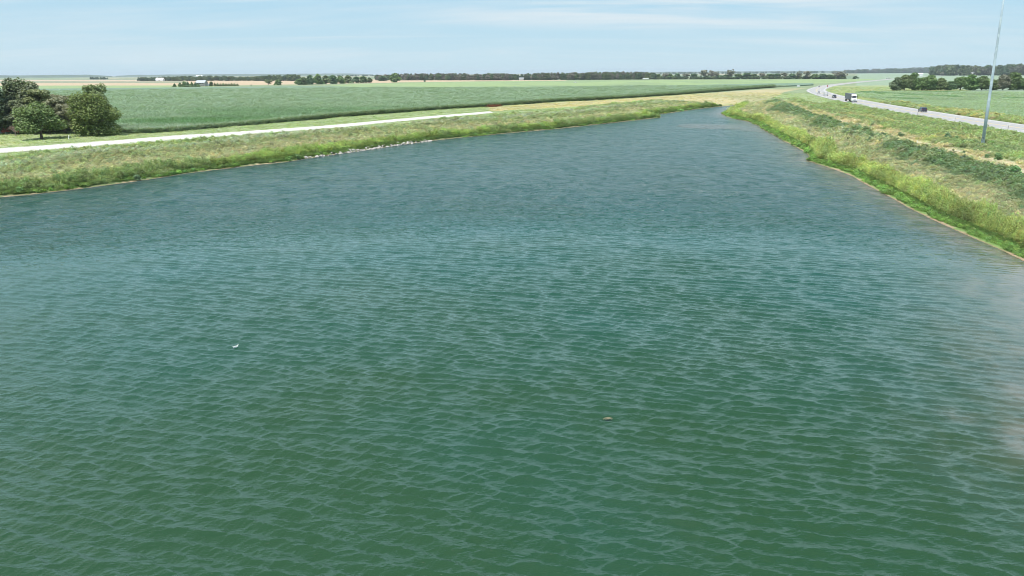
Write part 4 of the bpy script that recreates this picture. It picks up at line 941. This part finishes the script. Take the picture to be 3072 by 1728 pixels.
l, rz = on_highway(2458, 258.5, 4.5, False); car('white car farthest up the curve of the highway', l, rz, M_white, 'sedan')
# silver stake-sided trailer between the white car and the black pickup
l, rz = on_highway(2477, 287, 4.6, False); e = empty('stake_trailer', l, rz, 'silver flat trailer with upright side rails between white car and black pickup', 'trailer', 'vehicles on the highway')
m = MB(); m.box(-3.2, 3.2, -1.15, 1.15, .78, .95); m.build('trailer_bed', M_silver, e)
for s in (-1, 1):
    m = MB(); [m.box(x - .05, x + .05, s * 1.1 - .05, s * 1.1 + .05, .95, 2.25) for x in (-3.1, -1.55, 0, 1.55, 3.1)]; [m.box(-3.15, 3.15, s * 1.1 - .03, s * 1.1 + .03, z, z + .12) for z in (1.3, 1.7, 2.1)]; m.build('side_rail', M_silver, e)
    for x in (-1.6, -.6): wheel(e, x, s * 1.0, .38, .25, s)
m = MB(); m.path([(3.2, -.5, .8), (4.6, 0, .62)], [.06, .05], 6); m.path([(3.2, .5, .8), (4.6, 0, .62)], [.06, .05], 6); m.build('tow_bar', M_black, e)
# semi-trailer truck
l, rz = on_highway(2554, 307, 4.2, False); e = empty('semi_truck', l, rz, 'white cab semi truck with long dark grey box trailer on near lane', 'truck', 'vehicles on the highway')
m = MB(); m.box(-13.2, 3.0, -1.29, 1.29, 1.25, 4.05); m.build('cargo_box', M_grey, e, bevel=.03)
m = MB(); [m.box(x, x + .06, s * 1.295 - .015, s * 1.295 + .015, 1.3, 4.0) for x in np.arange(-13, 2.9, 1.2) for s in (-1, 1)]; m.box(-13.2, 3.02, -1.31, 1.31, 4.0, 4.09); m.build('box_ribs', simple('grey_ribs', (.19, .20, .22), .5), e)
m = MB(); m.prism([(3.6, .75), (3.6, 3.55), (4.6, 3.95), (5.2, 3.9), (5.75, 3.15), (6.15, 2.05), (6.15, .75)], -1.2, 1.2, lambda z: max(0, z - 2) * .09); m.build('cab', M_white, e, bevel=.05)
m = MB(); m.prism([(6.1, .8), (6.1, 1.95), (7.1, 1.78), (7.75, 1.55), (7.85, 1.3), (7.85, .8)], -.86, .86, lambda z: max(0, z - 1.2) * .2); m.build('hood', M_white, e, bevel=.06)
for s in (-1, 1):
    m = MB(); m.prism([(6.25, .62), (6.3, 1.05), (6.55, 1.28), (7.15, 1.28), (7.6, 1.05), (7.7, .62)], .84 if s > 0 else -1.24, 1.24 if s > 0 else -.84); m.build('fender', M_white, e, bevel=.04)
    m = MB(); m.box(4.75, 5.85, s * 1.17 - .03, s * 1.17 + .045, 2.15, 3.0, taper=0); m.build('side_window', M_glass, e)
    m = MB(); m.tube((3.8, s * .95, 1.0), (5.4, s * .95, 1.0), .32, n=16); m.build('fuel_tank', M_chrome, e)
    m = MB(); m.tube((3.45, s * .98, 1.2), (3.45, s * .98, 4.0), .075, n=10); m.build('exhaust_stack', M_chrome, e)
    m = MB(); m.box(5.95, 6.05, s * 1.5 - .12, s * 1.5 + .12, 2.2, 2.9); m.box(5.97, 6.03, min(s * 1.2, s * 1.45), max(s * 1.2, s * 1.45), 2.5, 2.56); m.build('mirror', M_black, e)
    m = MB(); m.box(7.66, 7.76, s * 1.0 - .16, s * 1.0 + .16, .92, 1.14); m.build('headlight', M_lamp, e)
    for x in (7.0,): wheel(e, x, s * 1.05, .5, .3, s)
    for x in (3.9, 2.6, -10.6, -11.9): wheel(e, x, s * .98, .5, .55, s)
m = MB(); m.add([(6.17, -1.0, 2.1), (6.17, 1.0, 2.1), (5.84, .92, 3.0), (5.84, -.92, 3.0), (6.20, -1.0, 2.1), (6.20, 1.0, 2.1), (5.87, .92, 3.0), (5.87, -.92, 3.0)], [(4, 5, 6, 7), (0, 3, 2, 1), (0, 1, 5, 4), (1, 2, 6, 5), (2, 3, 7, 6), (3, 0, 4, 7)]); m.build('windshield', M_glass, e)
m = MB(); m.box(5.86, 6.25, -1.02, 1.02, 3.0, 3.16); m.build('sun_visor', M_white, e)
m = MB(); m.box(7.84, 7.90, -.6, .6, .75, 1.42); m.build('grille', M_chrome, e)
m = MB(); m.box(7.8, 8.05, -1.22, 1.22, .38, .72); m.build('bumper', M_chrome, e, bevel=.04)
m = MB(); m.box(-13.1, 3.4, -.5, .5, .85, 1.2); m.box(3.0, 7.8, -.45, .45, .6, .9); m.build('chassis', M_black, e)
m = MB(); m.box(-13.15, -13.05, -1.1, 1.1, .5, .62); m.box(-13.15, -13.05, -.7, -.6, .5, 1.25); m.box(-13.15, -13.05, .6, .7, .5, 1.25); m.build('rear_guard', M_black, e)

# ================================================================ LIGHT MAST
t = MT('mottled_galvanised_steel'); g = t.n('ShaderNodeNewGeometry'); n1 = t.noise(g.outputs['Position'], .9, 5, .65, .6, (1, 1)); n2 = t.noise(g.outputs['Position'], 6, 3)
c = t.mix(t.rng(n1, .40, .66, smooth=True), (.40, .50, .56), (.58, .68, .73)); c = t.mix(t.math('MULTIPLY', t.rng(n2, .4, .7), .25), c, (.30, .33, .36))  # noise mottles the steel lighter and darker at random
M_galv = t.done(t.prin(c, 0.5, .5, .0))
b_ = ground(2947, 437); e = empty('light_mast', (b_[0], b_[1], b_[2] - .05), 0, 'very tall tapered pale blue steel light mast on the grass bank', 'light mast')
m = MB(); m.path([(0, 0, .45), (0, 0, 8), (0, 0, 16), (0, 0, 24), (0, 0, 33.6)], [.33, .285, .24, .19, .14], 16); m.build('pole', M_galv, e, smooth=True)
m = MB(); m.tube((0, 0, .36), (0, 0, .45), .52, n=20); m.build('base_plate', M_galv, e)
m = MB(); m.tube((0, 0, -.6), (0, 0, .36), .72, .70, 24); m.build('concrete_base', simple('mast_concrete', (.42, .40, .37), .9, .2), e)
for k in range(8):
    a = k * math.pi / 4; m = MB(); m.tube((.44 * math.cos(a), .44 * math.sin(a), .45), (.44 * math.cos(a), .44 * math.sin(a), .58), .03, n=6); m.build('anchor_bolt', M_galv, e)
a0 = math.radians(215); m = MB(); m.box(-.30, -.04, -.17, .17, .0, .75); pn_ = m.build('access_door', simple('door_steel', (.10, .13, .16), .5), e); pn_.location = (.33 * math.cos(a0), .33 * math.sin(a0), 1.0); pn_.rotation_euler = (0, 0, a0); pn_.scale = (.35, 1, 1)
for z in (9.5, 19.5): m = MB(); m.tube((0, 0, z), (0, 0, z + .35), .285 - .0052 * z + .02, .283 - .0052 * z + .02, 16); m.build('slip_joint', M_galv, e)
m = MB()
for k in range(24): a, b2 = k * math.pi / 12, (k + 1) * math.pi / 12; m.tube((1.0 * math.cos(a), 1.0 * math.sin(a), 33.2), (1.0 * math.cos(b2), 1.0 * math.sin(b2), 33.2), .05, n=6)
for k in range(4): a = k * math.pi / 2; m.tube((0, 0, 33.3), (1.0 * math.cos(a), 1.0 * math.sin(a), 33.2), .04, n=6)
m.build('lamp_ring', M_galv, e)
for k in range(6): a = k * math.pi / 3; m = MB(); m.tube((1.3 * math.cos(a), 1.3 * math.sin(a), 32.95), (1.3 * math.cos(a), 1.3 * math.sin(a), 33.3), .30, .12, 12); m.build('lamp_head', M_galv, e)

# ================================================================ ROADSIDE POSTS AND SIGNS
M_post = simple('grey_post', (.22, .22, .22), .6); M_wpost = simple('white_plastic', (.80, .80, .78), .5)
for i, (u, v, lb) in enumerate([(2606, 323, 'nearest to the grey semi truck'), (2752, 348.5, 'just below the navy sport utility vehicle'), (2864, 367, 'midway between the navy vehicle and the light mast'), (3023, 394, 'right of the light mast'), (2455, 292, 'below the white car')]):
    g_ = up(u, v, 2.95); e = empty('marker_post', (g_[0], g_[1], gz(g_[0], g_[1])), 0, 'thin grey post on the road edge %s' % lb, 'marker post', 'delineator posts along the near road edge')
    m = MB(); m.box(-.045, .045, -.02, .02, -.2, 1.75); m.build('post', M_post, e); m = MB(); m.box(-.06, .06, -.035, -.022, 1.5, 1.72); m.build('reflector', M_wpost, e)
for u, v, lb in [(2670, 325 - 12, 'small white marker on the far verge left of the navy vehicle'), (2753, 326, 'small white marker on the far verge beside the navy vehicle'), (2950, 343, 'pale marker stake on the far verge behind the light mast')]:
    g_ = up(u, v, 2.9); e = empty('marker_stake', (g_[0], g_[1], gz(g_[0], g_[1])), 0, lb, 'marker stake', 'white marker stakes on the far verge'); m = MB(); m.box(-.10, .10, -.06, .06, -.1, 1.0, taper=.01); m.build('stake', M_wpost, e); m = MB(); m.box(-.12, .12, -.08, .08, 1.0, 1.08); m.build('cap', M_wpost, e)
g_ = ground(2750, 437); e = empty('white_post', tuple(g_), 0, 'short white pipeline marker post standing beside the sandy track', 'marker post'); m = MB(); m.tube((0, 0, -.2), (0, 0, 1.0), .09, n=12); m.build('post', M_wpost, e); m = MB(); m.tube((0, 0, 1.0), (0, 0, 1.08), .10, .05, 12); m.build('cap', M_wpost, e)
def sign(u, vb, vt, wpx, label, mat, posts=1, back=True):
    g_ = up(u, vb, 2.95); k = float((g_ - CAM) @ f_) / FPX; h = (vb - vt) * k; w_ = wpx * k; rz = math.atan2(g_[0], g_[1]); e = empty('road_sign', (g_[0], g_[1], 2.9), -rz, label, 'sign')
    for x in ([0] if posts == 1 else [-w_ * .3, w_ * .3]): m = MB(); m.box(x - .05, x + .05, -.05, .05, -.2, h); m.build('post', M_post, e)
    m = MB(); m.box(-w_ / 2, w_ / 2, -.09, -.055, h * .42, h * 1.02); m.build('panel', mat, e)
sign(2195, 271.5, 261.5, 4.5, 'small dark blue sign on a post at the field edge beyond the lake head', simple('dark_blue_sheet', (.05, .09, .16), .5))
sign(2395, 263, 255.5, 9, 'pale grey back of a wide two post sign beside the road bend', simple('pale_sheet', (.55, .58, .62), .5), 2)
sign(2482, 263.5, 256, 2.6, 'small red marker sign on the inner side of the highway curve', simple('red_sheet', (.38, .10, .10), .5))
# ================================================================ BUILDINGS
M_wall = simple('white_siding', (.72, .72, .72), .7); M_roofg = simple('grey_metal_roof', (.42, .44, .46), .45, .4); M_gwall = simple('grey_wall', (.30, .29, .29), .8); M_wdw = simple('window_pane', (.05, .06, .07), .15, .6)
def house(name, u, vb, w_, dpt, hw_, hr, label, wm, rm, rz=0.0, cat='house', wins=(), door=None, ridge_x=True):
    g_ = up(u, vb, 2.9); e = empty(name, (g_[0], g_[1], 2.85), rz, label, cat); x0, x1, y0, y1 = -w_ / 2, w_ / 2, 0, dpt
    m = MB()
    if ridge_x: m.add([(x0, y0, 0), (x1, y0, 0), (x1, y1, 0), (x0, y1, 0), (x0, y0, hw_), (x1, y0, hw_), (x1, y1, hw_), (x0, y1, hw_), (x0, dpt / 2, hr), (x1, dpt / 2, hr)], [(0, 1, 5, 4), (2, 3, 7, 6), (1, 2, 6, 9, 5), (3, 0, 4, 8, 7), (4, 5, 9, 8), (6, 7, 8, 9)])
    else: m.add([(x0, y0, 0), (x1, y0, 0), (x1, y1, 0), (x0, y1, 0), (x0, y0, hw_), (x1, y0, hw_), (x1, y1, hw_), (x0, y1, hw_), (0, y0, hr), (0, y1, hr)], [(0, 1, 5, 8, 4), (2, 3, 7, 9, 6), (1, 2, 6, 5), (3, 0, 4, 7), (5, 6, 9, 8), (7, 4, 8, 9)])
    m.build('wall', wm, e)
    m = MB(); o_ = .5; th_ = .14
    if ridge_x:
        sl = (hr - hw_) / (dpt / 2)
        for s in (0, 1):
            ya = -o_ if s == 0 else dpt + o_; za = hw_ - sl * o_; q = [(x0 - o_, ya, za), (x1 + o_, ya, za), (x1 + o_, dpt / 2, hr), (x0 - o_, dpt / 2, hr)]; m.add([(a, b, c + .02) for a, b, c in q] + [(a, b, c + .02 + th_) for a, b, c in q], [(0, 1, 2, 3), (7, 6, 5, 4), (0, 4, 5, 1), (1, 5, 6, 2), (2, 6, 7, 3), (3, 7, 4, 0)])
    else:
        sl = (hr - hw_) / (w_ / 2)
        for s in (-1, 1):
            xa = s * (w_ / 2 + o_); za = hw_ - sl * o_; q = [(xa, y0 - o_, za), (xa, y1 + o_, za), (0, y1 + o_, hr), (0, y0 - o_, hr)]; m.add([(a, b, c + .02) for a, b, c in q] + [(a, b, c + .02 + th_) for a, b, c in q], [(0, 1, 2, 3), (7, 6, 5, 4), (0, 4, 5, 1), (1, 5, 6, 2), (2, 6, 7, 3), (3, 7, 4, 0)])
    m.build('roof', rm, e)
    for x, z, ww, hh in wins: m = MB(); m.box(x - ww / 2, x + ww / 2, -.05, .02, z, z + hh); wo = m.build('window', M_wdw, e); m = MB(); m.box(x - ww / 2 - .08, x + ww / 2 + .08, -.08, -.052, z - .1, z - .02); m.build('sill', M_wall, wo)
    if door: x, ww, hh = door; m = MB(); m.box(x - ww / 2, x + ww / 2, -.06, .02, 0.05, hh); m.build('door', simple('door_paint', (.45, .44, .42), .6), e)
    return e
house('farmhouse', -62, 404, 11.3, 9, 2.7, 5.2, 'grey roofed white farmhouse cut by the left edge of the view', M_wall, M_roofg, .30, wins=((4.4, .9, 1.0, 1.2), (2.0, .9, 1.2, 1.2), (-1.5, .9, 1.2, 1.2)), door=(0.4, 1.0, 2.1), ridge_x=False)
house('farmhouse', 601, 259.5, 12.5, 10, 5.2, 8.2, 'distant two storey grey farmhouse with metal roof across the corn', M_gwall, M_roofg, -.1, wins=((-4, 1, 1.4, 1.4), (-1.3, 1, 1.4, 1.4), (1.3, 1, 1.4, 1.4), (4, 1, 1.4, 1.4), (-4, 3.6, 1.6, 1.1), (-1.3, 3.6, 1.6, 1.1), (1.3, 3.6, 1.6, 1.1), (4, 3.6, 1.6, 1.1)))
house('garage', 616, 259.2, 9, 7, 2.6, 3.6, 'low white garage attached right of the distant grey farmhouse', M_wall, M_roofg, -.1, 'garage', wins=((-2.8, 1.2, 1.2, .8),), door=(1.4, 3.2, 2.2))
house('barn', 478, 243.3, 20, 12, 4.5, 8.5, 'small white barn in the gap of the far left wood', M_wall, M_wall, 0, 'barn', door=(0, 4, 3.5))
house('barn', 597, 232.8, 38, 20, 9, 15, 'tiny white building on the far horizon above the grey farmhouse', M_wall, M_wall, 0, 'barn', door=(0, 6, 5))
house('barn', 1564, 240.8, 10, 9, 4.0, 5.6, 'pale grey barn standing in the gap of the central wood', simple('pale_wall', (.42, .42, .40), .8), M_roofg, 0, 'barn', door=(-2, 3, 3))
house('shed', 2757, 227.8, 22, 12, 5.5, 8.5, 'white shed between the hedgerow tops and the far right wood', M_wall, M_wall, -.3, 'shed', door=(0, 4, 4))
house('barn', 2918, 226.5, 34, 16, 6, 10.5, 'pale barn roof half hidden in the far right wood', simple('pale_barn', (.5, .5, .49), .8), simple('pale_roof', (.62, .62, .62), .6), -.5, 'barn', door=(0, 4, 4))
# white trailer parked by the tree row
g_ = up(1937, 239.3, 2.9); e = empty('cargo_trailer', (g_[0], g_[1], 2.9), -.1, 'long white cargo trailer parked in front of the far wood', 'trailer')
m = MB(); m.box(-6.6, 6.6, -1.25, 1.25, 1.1, 3.6); m.build('cargo_box', M_white, e, bevel=.04)
for s in (-1, 1):
    for x in (-4.6, -5.8): wheel(e, x, s * .95, .5, .5, s)
m = MB(); m.box(4.4, 4.6, -1, 1, .1, 1.1); m.box(-6.3, 5, -.4, .4, .8, 1.1); m.build('landing_gear', M_black, e)
g_ = up(1726, 248.3, 2.9); car('tiny white pickup parked in the pale green crop far away', (g_[0], g_[1], 2.95), .1, M_white, 'pickup', group='far vehicles off the highway', name='pickup_truck', cat='pickup truck')
for u, v, lb, kd in ((2661, 236.5, 'white van leftmost of the two vehicles by the hedgerow end', 'suv'), (2668, 236, 'white car right of the white van by the hedgerow end', 'suv')):
    g_ = up(u, v, 2.9); q = car(lb, (g_[0], g_[1], 2.98), .9, M_white, kd, group='far vehicles off the highway'); q.scale = (1.3, 1.3, 1.3)
g_ = up(577, 262, 2.9); e = empty('utility_pole', (g_[0], g_[1], 2.9), .3, 'thin grey utility pole in front of the farm windbreak', 'utility pole'); m = MB(); m.tube((0, 0, -.3), (0, 0, 9.5), .17, .11, 8); m.build('pole', M_greybark, e); m = MB(); m.box(-1.1, 1.1, -.06, .06, 8.8, 8.93); m.build('crossarm', M_greybark, e)
# red slatted farm trailer, rail fence and yard stone on the left
M_redp = simple('faded_red_boards', (.42, .10, .07), .7, var=.35, scale=1.2)
g_ = up(38, 402, 2.9); e = empty('farm_trailer', (g_[0], g_[1], 2.9), .08, 'faded red slatted farm trailer under the trees by the farmhouse', 'trailer')
m = MB(); m.box(-2.3, 2.3, -1.0, 1.0, .45, .6); m.build('trailer_bed', M_redp, e)
for s in (-1, 1): m = MB(); [m.box(-2.35, 2.35, s * 1.0 - .03, s * 1.0 + .03, z, z + .21) for z in (.62, .90, 1.18, 1.46)]; [m.box(x - .06, x + .06, s * 1.06 - .03, s * 1.06 + .03, .5, 1.75) for x in (-2.2, -.75, .75, 2.2)]; m.build('slatted_side', M_redp, e)
m = MB(); [m.box(x - .03, x + .03, -.96, .96, z, z + .21) for x in (-2.3, 2.3) for z in (.62, .90, 1.18, 1.46)]; m.build('slatted_end', M_redp, e)
for s in (-1, 1):
    for x in (-1.2, 1.3): wheel(e, x, s * .92, .33, .2, s)
g_ = up(78, 396, 2.9); e = empty('rail_fence', (g_[0], g_[1], 2.9), 0, 'weathered grey rail fence under the trees right of the red trailer', 'fence'); m = MB()
for x in np.arange(-2.2, 6.5, 2.1): mm = MB(); mm.box(x - .07, x + .07, -.07, .07, -.1, 1.25); mm.build('post', M_greybark, e)
for z in (.45, .8, 1.12): mm = MB(); mm.box(-2.2, 6.3, -.10, -.072, z, z + .13); mm.build('rail', M_greybark, e)
g_ = up(207, 420, 2.9); e = empty('yard_pump', (g_[0], g_[1], 2.9), 0, 'small white yard hydrant at the edge of the lawn tree shadow', 'hydrant'); m = MB(); m.tube((0, 0, -.1), (0, 0, .95), .12, .10, 10); m.build('standpipe', M_wpost, e); m = MB(); m.path([(0, 0, .9), (.2, -.15, 1.05), (.3, -.25, .9)], [.09, .08, .06], 8); m.build('spout', M_wpost, e)
# ================================================================ ROCKS
rk = []
for k in range(6):
    bm = bmesh.new(); bmesh.ops.create_icosphere(bm, subdivisions=2, radius=1); r = random.Random(k)
    cuts = [(Vector((r.gauss(0, 1), r.gauss(0, 1), r.gauss(0, 1))).normalized(), .45 + .35 * r.random()) for _ in range(9)]
    for v in bm.verts:
        for n_, d_ in cuts:
            q = v.co.dot(n_) - d_
            if q > 0: v.co -= n_ * q
        v.co.z *= .62; v.co.x *= 1.25
    me = bpy.data.meshes.new('rock'); bm.to_mesh(me); bm.free(); rk.append(me)
M_rock = simple('pale_limestone', (.42, .39, .355), .9, .2, var=.3, scale=2.5)
for me in rk: me.materials.append(M_rock)
shl = np.array(W([(926, 474.5), (1010, 462.5), (1100, 449.5), (1180, 437.5), (1292, 422.5)], 0.1)); cl_ = np.concatenate([[0], np.cumsum(np.linalg.norm(np.diff(shl, axis=0), axis=1))])
r = random.Random(11); nn_ = 150
for i in range(nn_):
    s_ = cl_[-1] * (i + r.random()) / nn_; x = np.interp(s_, cl_, shl[:, 0]); y = np.interp(s_, cl_, shl[:, 1]); q = r.random() ** 1.4 * 2.4 - .1; x -= q * .9; y += q * .42
    sz = .22 + .38 * r.random() ** 1.5; o = bpy.data.objects.new('rock', rk[i % 6]); COL.objects.link(o); z = max(gz(x, y), -.05)
    o.location = (x, y, z + sz * .18); o.rotation_euler = (r.gauss(0, .25), r.gauss(0, .25), r.random() * 6.28); o.scale = (sz, sz, sz)
    tag(o, 'pale angular limestone rock lying among others along the left waterline', 'rock', 'rocks piled along the left waterline')
# ================================================================ SINGLE BUSHES ON THE BANKS
BM = [crown_mesh('foliage', 'round', 1.4, .95, 520, .15, 300 + i, .02) for i in range(3)]
def bush_stems(i):
    m = MB(); r = random.Random(i)
    for k in range(6): a = k * 1.05; m.path([(0, 0, -.1), (.2 * math.cos(a), .2 * math.sin(a), .35), (.5 * math.cos(a), .5 * math.sin(a), .85)], [.03, .022, .01], 5)
    me = m.mesh('stem'); me.materials.append(M_bark); return me
BS = [bush_stems(i) for i in range(3)]
for i, (u, v, s_, col, lb) in enumerate([
    (412, 541, 1.25, (.10, .15, .085), 'grey green bush at the left waterline below the lone shade tree side'), (868, 483, 1.15, (.10, .18, .05), 'bright green bush at the waterline just left of the rocks'), (893, 478, 1.1, (.09, .15, .06), 'dark green bush touching the left end of the rock line'),
    (60, 578, 1.2, (.11, .19, .07), 'leafy green bush at the waterline in the far left corner'), (1325, 412, 1.0, (.09, .17, .05), 'green bush at the right end of the rock line'),
    (2205, 347, 1.1, (.10, .17, .05), 'small dark bush on the lime point at the lake head'), (2232, 353, 1.3, (.16, .17, .09), 'brownish bush beside the small dark one on the lime point'),
    (2841, 421, 1.7, (.09, .15, .085), 'dark grey green bush in the ditch left of the light mast'), (2866, 424, 1.2, (.10, .17, .08), 'dark bush right beside the grey green ditch bush'), (2972, 440, 1.5, (.12, .20, .06), 'green bush growing right of the light mast foot'),
    (2891, 463, .8, (.10, .14, .08), 'small dark bush alone on the sandy track'), (2994, 480, 1.2, (.09, .16, .07), 'dark bush above the track near the right edge'), (2960, 474, .9, (.10, .17, .08), 'small bush left of the dark one above the track'),
    (2700, 410, 1.2, (.11, .16, .09), 'grey green bush at the track edge left of the white post'), (2662, 333, .9, (.09, .13, .06), 'low dark bush on the near highway edge between the truck and navy vehicle'),
    (2750, 350, .7, (.08, .12, .05), 'tiny dark bush at the highway edge below the navy vehicle'), (2820, 500, 1.3, (.10, .18, .08), 'dark green bush in the middle of the right bank'), (3040, 530, 1.6, (.10, .19, .075), 'wide dark green bush on the bank at the right edge')]):
    g_ = ground(u, v); e = empty('bush', tuple(g_), i * 1.3, lb, 'bush'); s_ *= .8; e.scale = (s_, s_, s_ * (.75 + .1 * (i % 3)))
    c = bpy.data.objects.new('foliage', BM[i % 3]); t_ = bpy.data.objects.new('stem', BS[i % 3])
    for q in (c, t_): COL.objects.link(q); q.parent = e
    c.color = (*[x * 2.0 for x in col], 1)
for me in BM:
    me.materials.clear(); me.materials.append(M_leaf)
# rusty plants at the near edge of the corn
q = np.array(W([(1462, 322.5), (1500, 320)], 3.0)); r = np.random.default_rng(8); f = r.random(60)[:, None]; P_ = q[0] * (1 - f) + q[1] * f + r.normal(size=(60, 2)) * .8
scatter('sorghum_plants', np.column_stack([P_, np.full(60, 3.1)]), np.tile([.24, .09, .06], (60, 1)) * (.7 + .6 * r.random((60, 1))), np.tile([1.1, 1.1, 1.9], (60, 1)), WEEDS, 'short row of rusty red plants at the corn field corner', 'plants')
# ================================================================ BIRD AND DRIFTING WEED
g_ = up(708, 1043, 0.03); e = empty('bird', (g_[0], g_[1], 0.03), .6, 'small white gull floating on the open water', 'bird'); M_bird = simple('white_feathers', (.82, .80, .78), .8, var=.05)
m = MB(); m.path([(-.19, 0, .06), (-.12, 0, .05), (-.02, 0, .055), (.08, 0, .075), (.125, 0, .125), (.15, 0, .165), (.175, 0, .175), (.195, 0, .17)], [.010, .045, .075, .060, .032, .030, .026, .008], 12); m.build('body', M_bird, e, smooth=True)
m = MB(); m.path([(.19, 0, .168), (.235, 0, .160)], [.010, .003], 6); m.build('beak', simple('yellow_beak', (.6, .4, .08), .5), e)
for s in (-1, 1): m = MB(); m.add([(.06, s * .055, .11), (-.06, s * .085, .12), (-.20, s * .05, .13), (-.27, s * .02, .125), (-.10, s * .03, .135), (.05, s * .03, .125), (-.06, s * .075, .10)], [(0, 1, 4, 5), (1, 2, 4), (2, 3, 4), (0, 6, 1), (1, 6, 2)]); m.build('wing', simple('grey_feathers', (.62, .62, .62), .8), e)
r = np.random.default_rng(6); g_ = up(1825, 1257, 0.03); M_drift = simple('drifting_weed', (.22, .20, .13), .8)
m = MB()
for k in range(26): x, y = r.normal() * .10, r.normal() * .06; m.path([(x, y, .02), (x + r.normal() * .06, y + r.normal() * .05, .045), (x + r.normal() * .1, y + r.normal() * .08, .02)], [.012, .014, .008], 5)
o = m.build('floating_weed', M_drift); o.location = (g_[0], g_[1], .03); tag(o, 'small patch of pale drifting weed on the water in the right foreground', 'floating weed')
# ================================================================ AIR
t = MT('haze_air'); v = t.n('ShaderNodeVolumePrincipled'); v.inputs['Color'].default_value = (.80, .90, 1.0, 1); v.inputs['Density'].default_value = 5.5e-5; v.inputs['Anisotropy'].default_value = .0
t.l(v.outputs[0], t.out.inputs['Volume'])
m = MB(); m.box(-29000, 29000, -29000, 29000, -6, 78); o = m.build('haze', t.m); tag(o, 'thin pale summer haze over the plain', 'haze', kind='stuff')
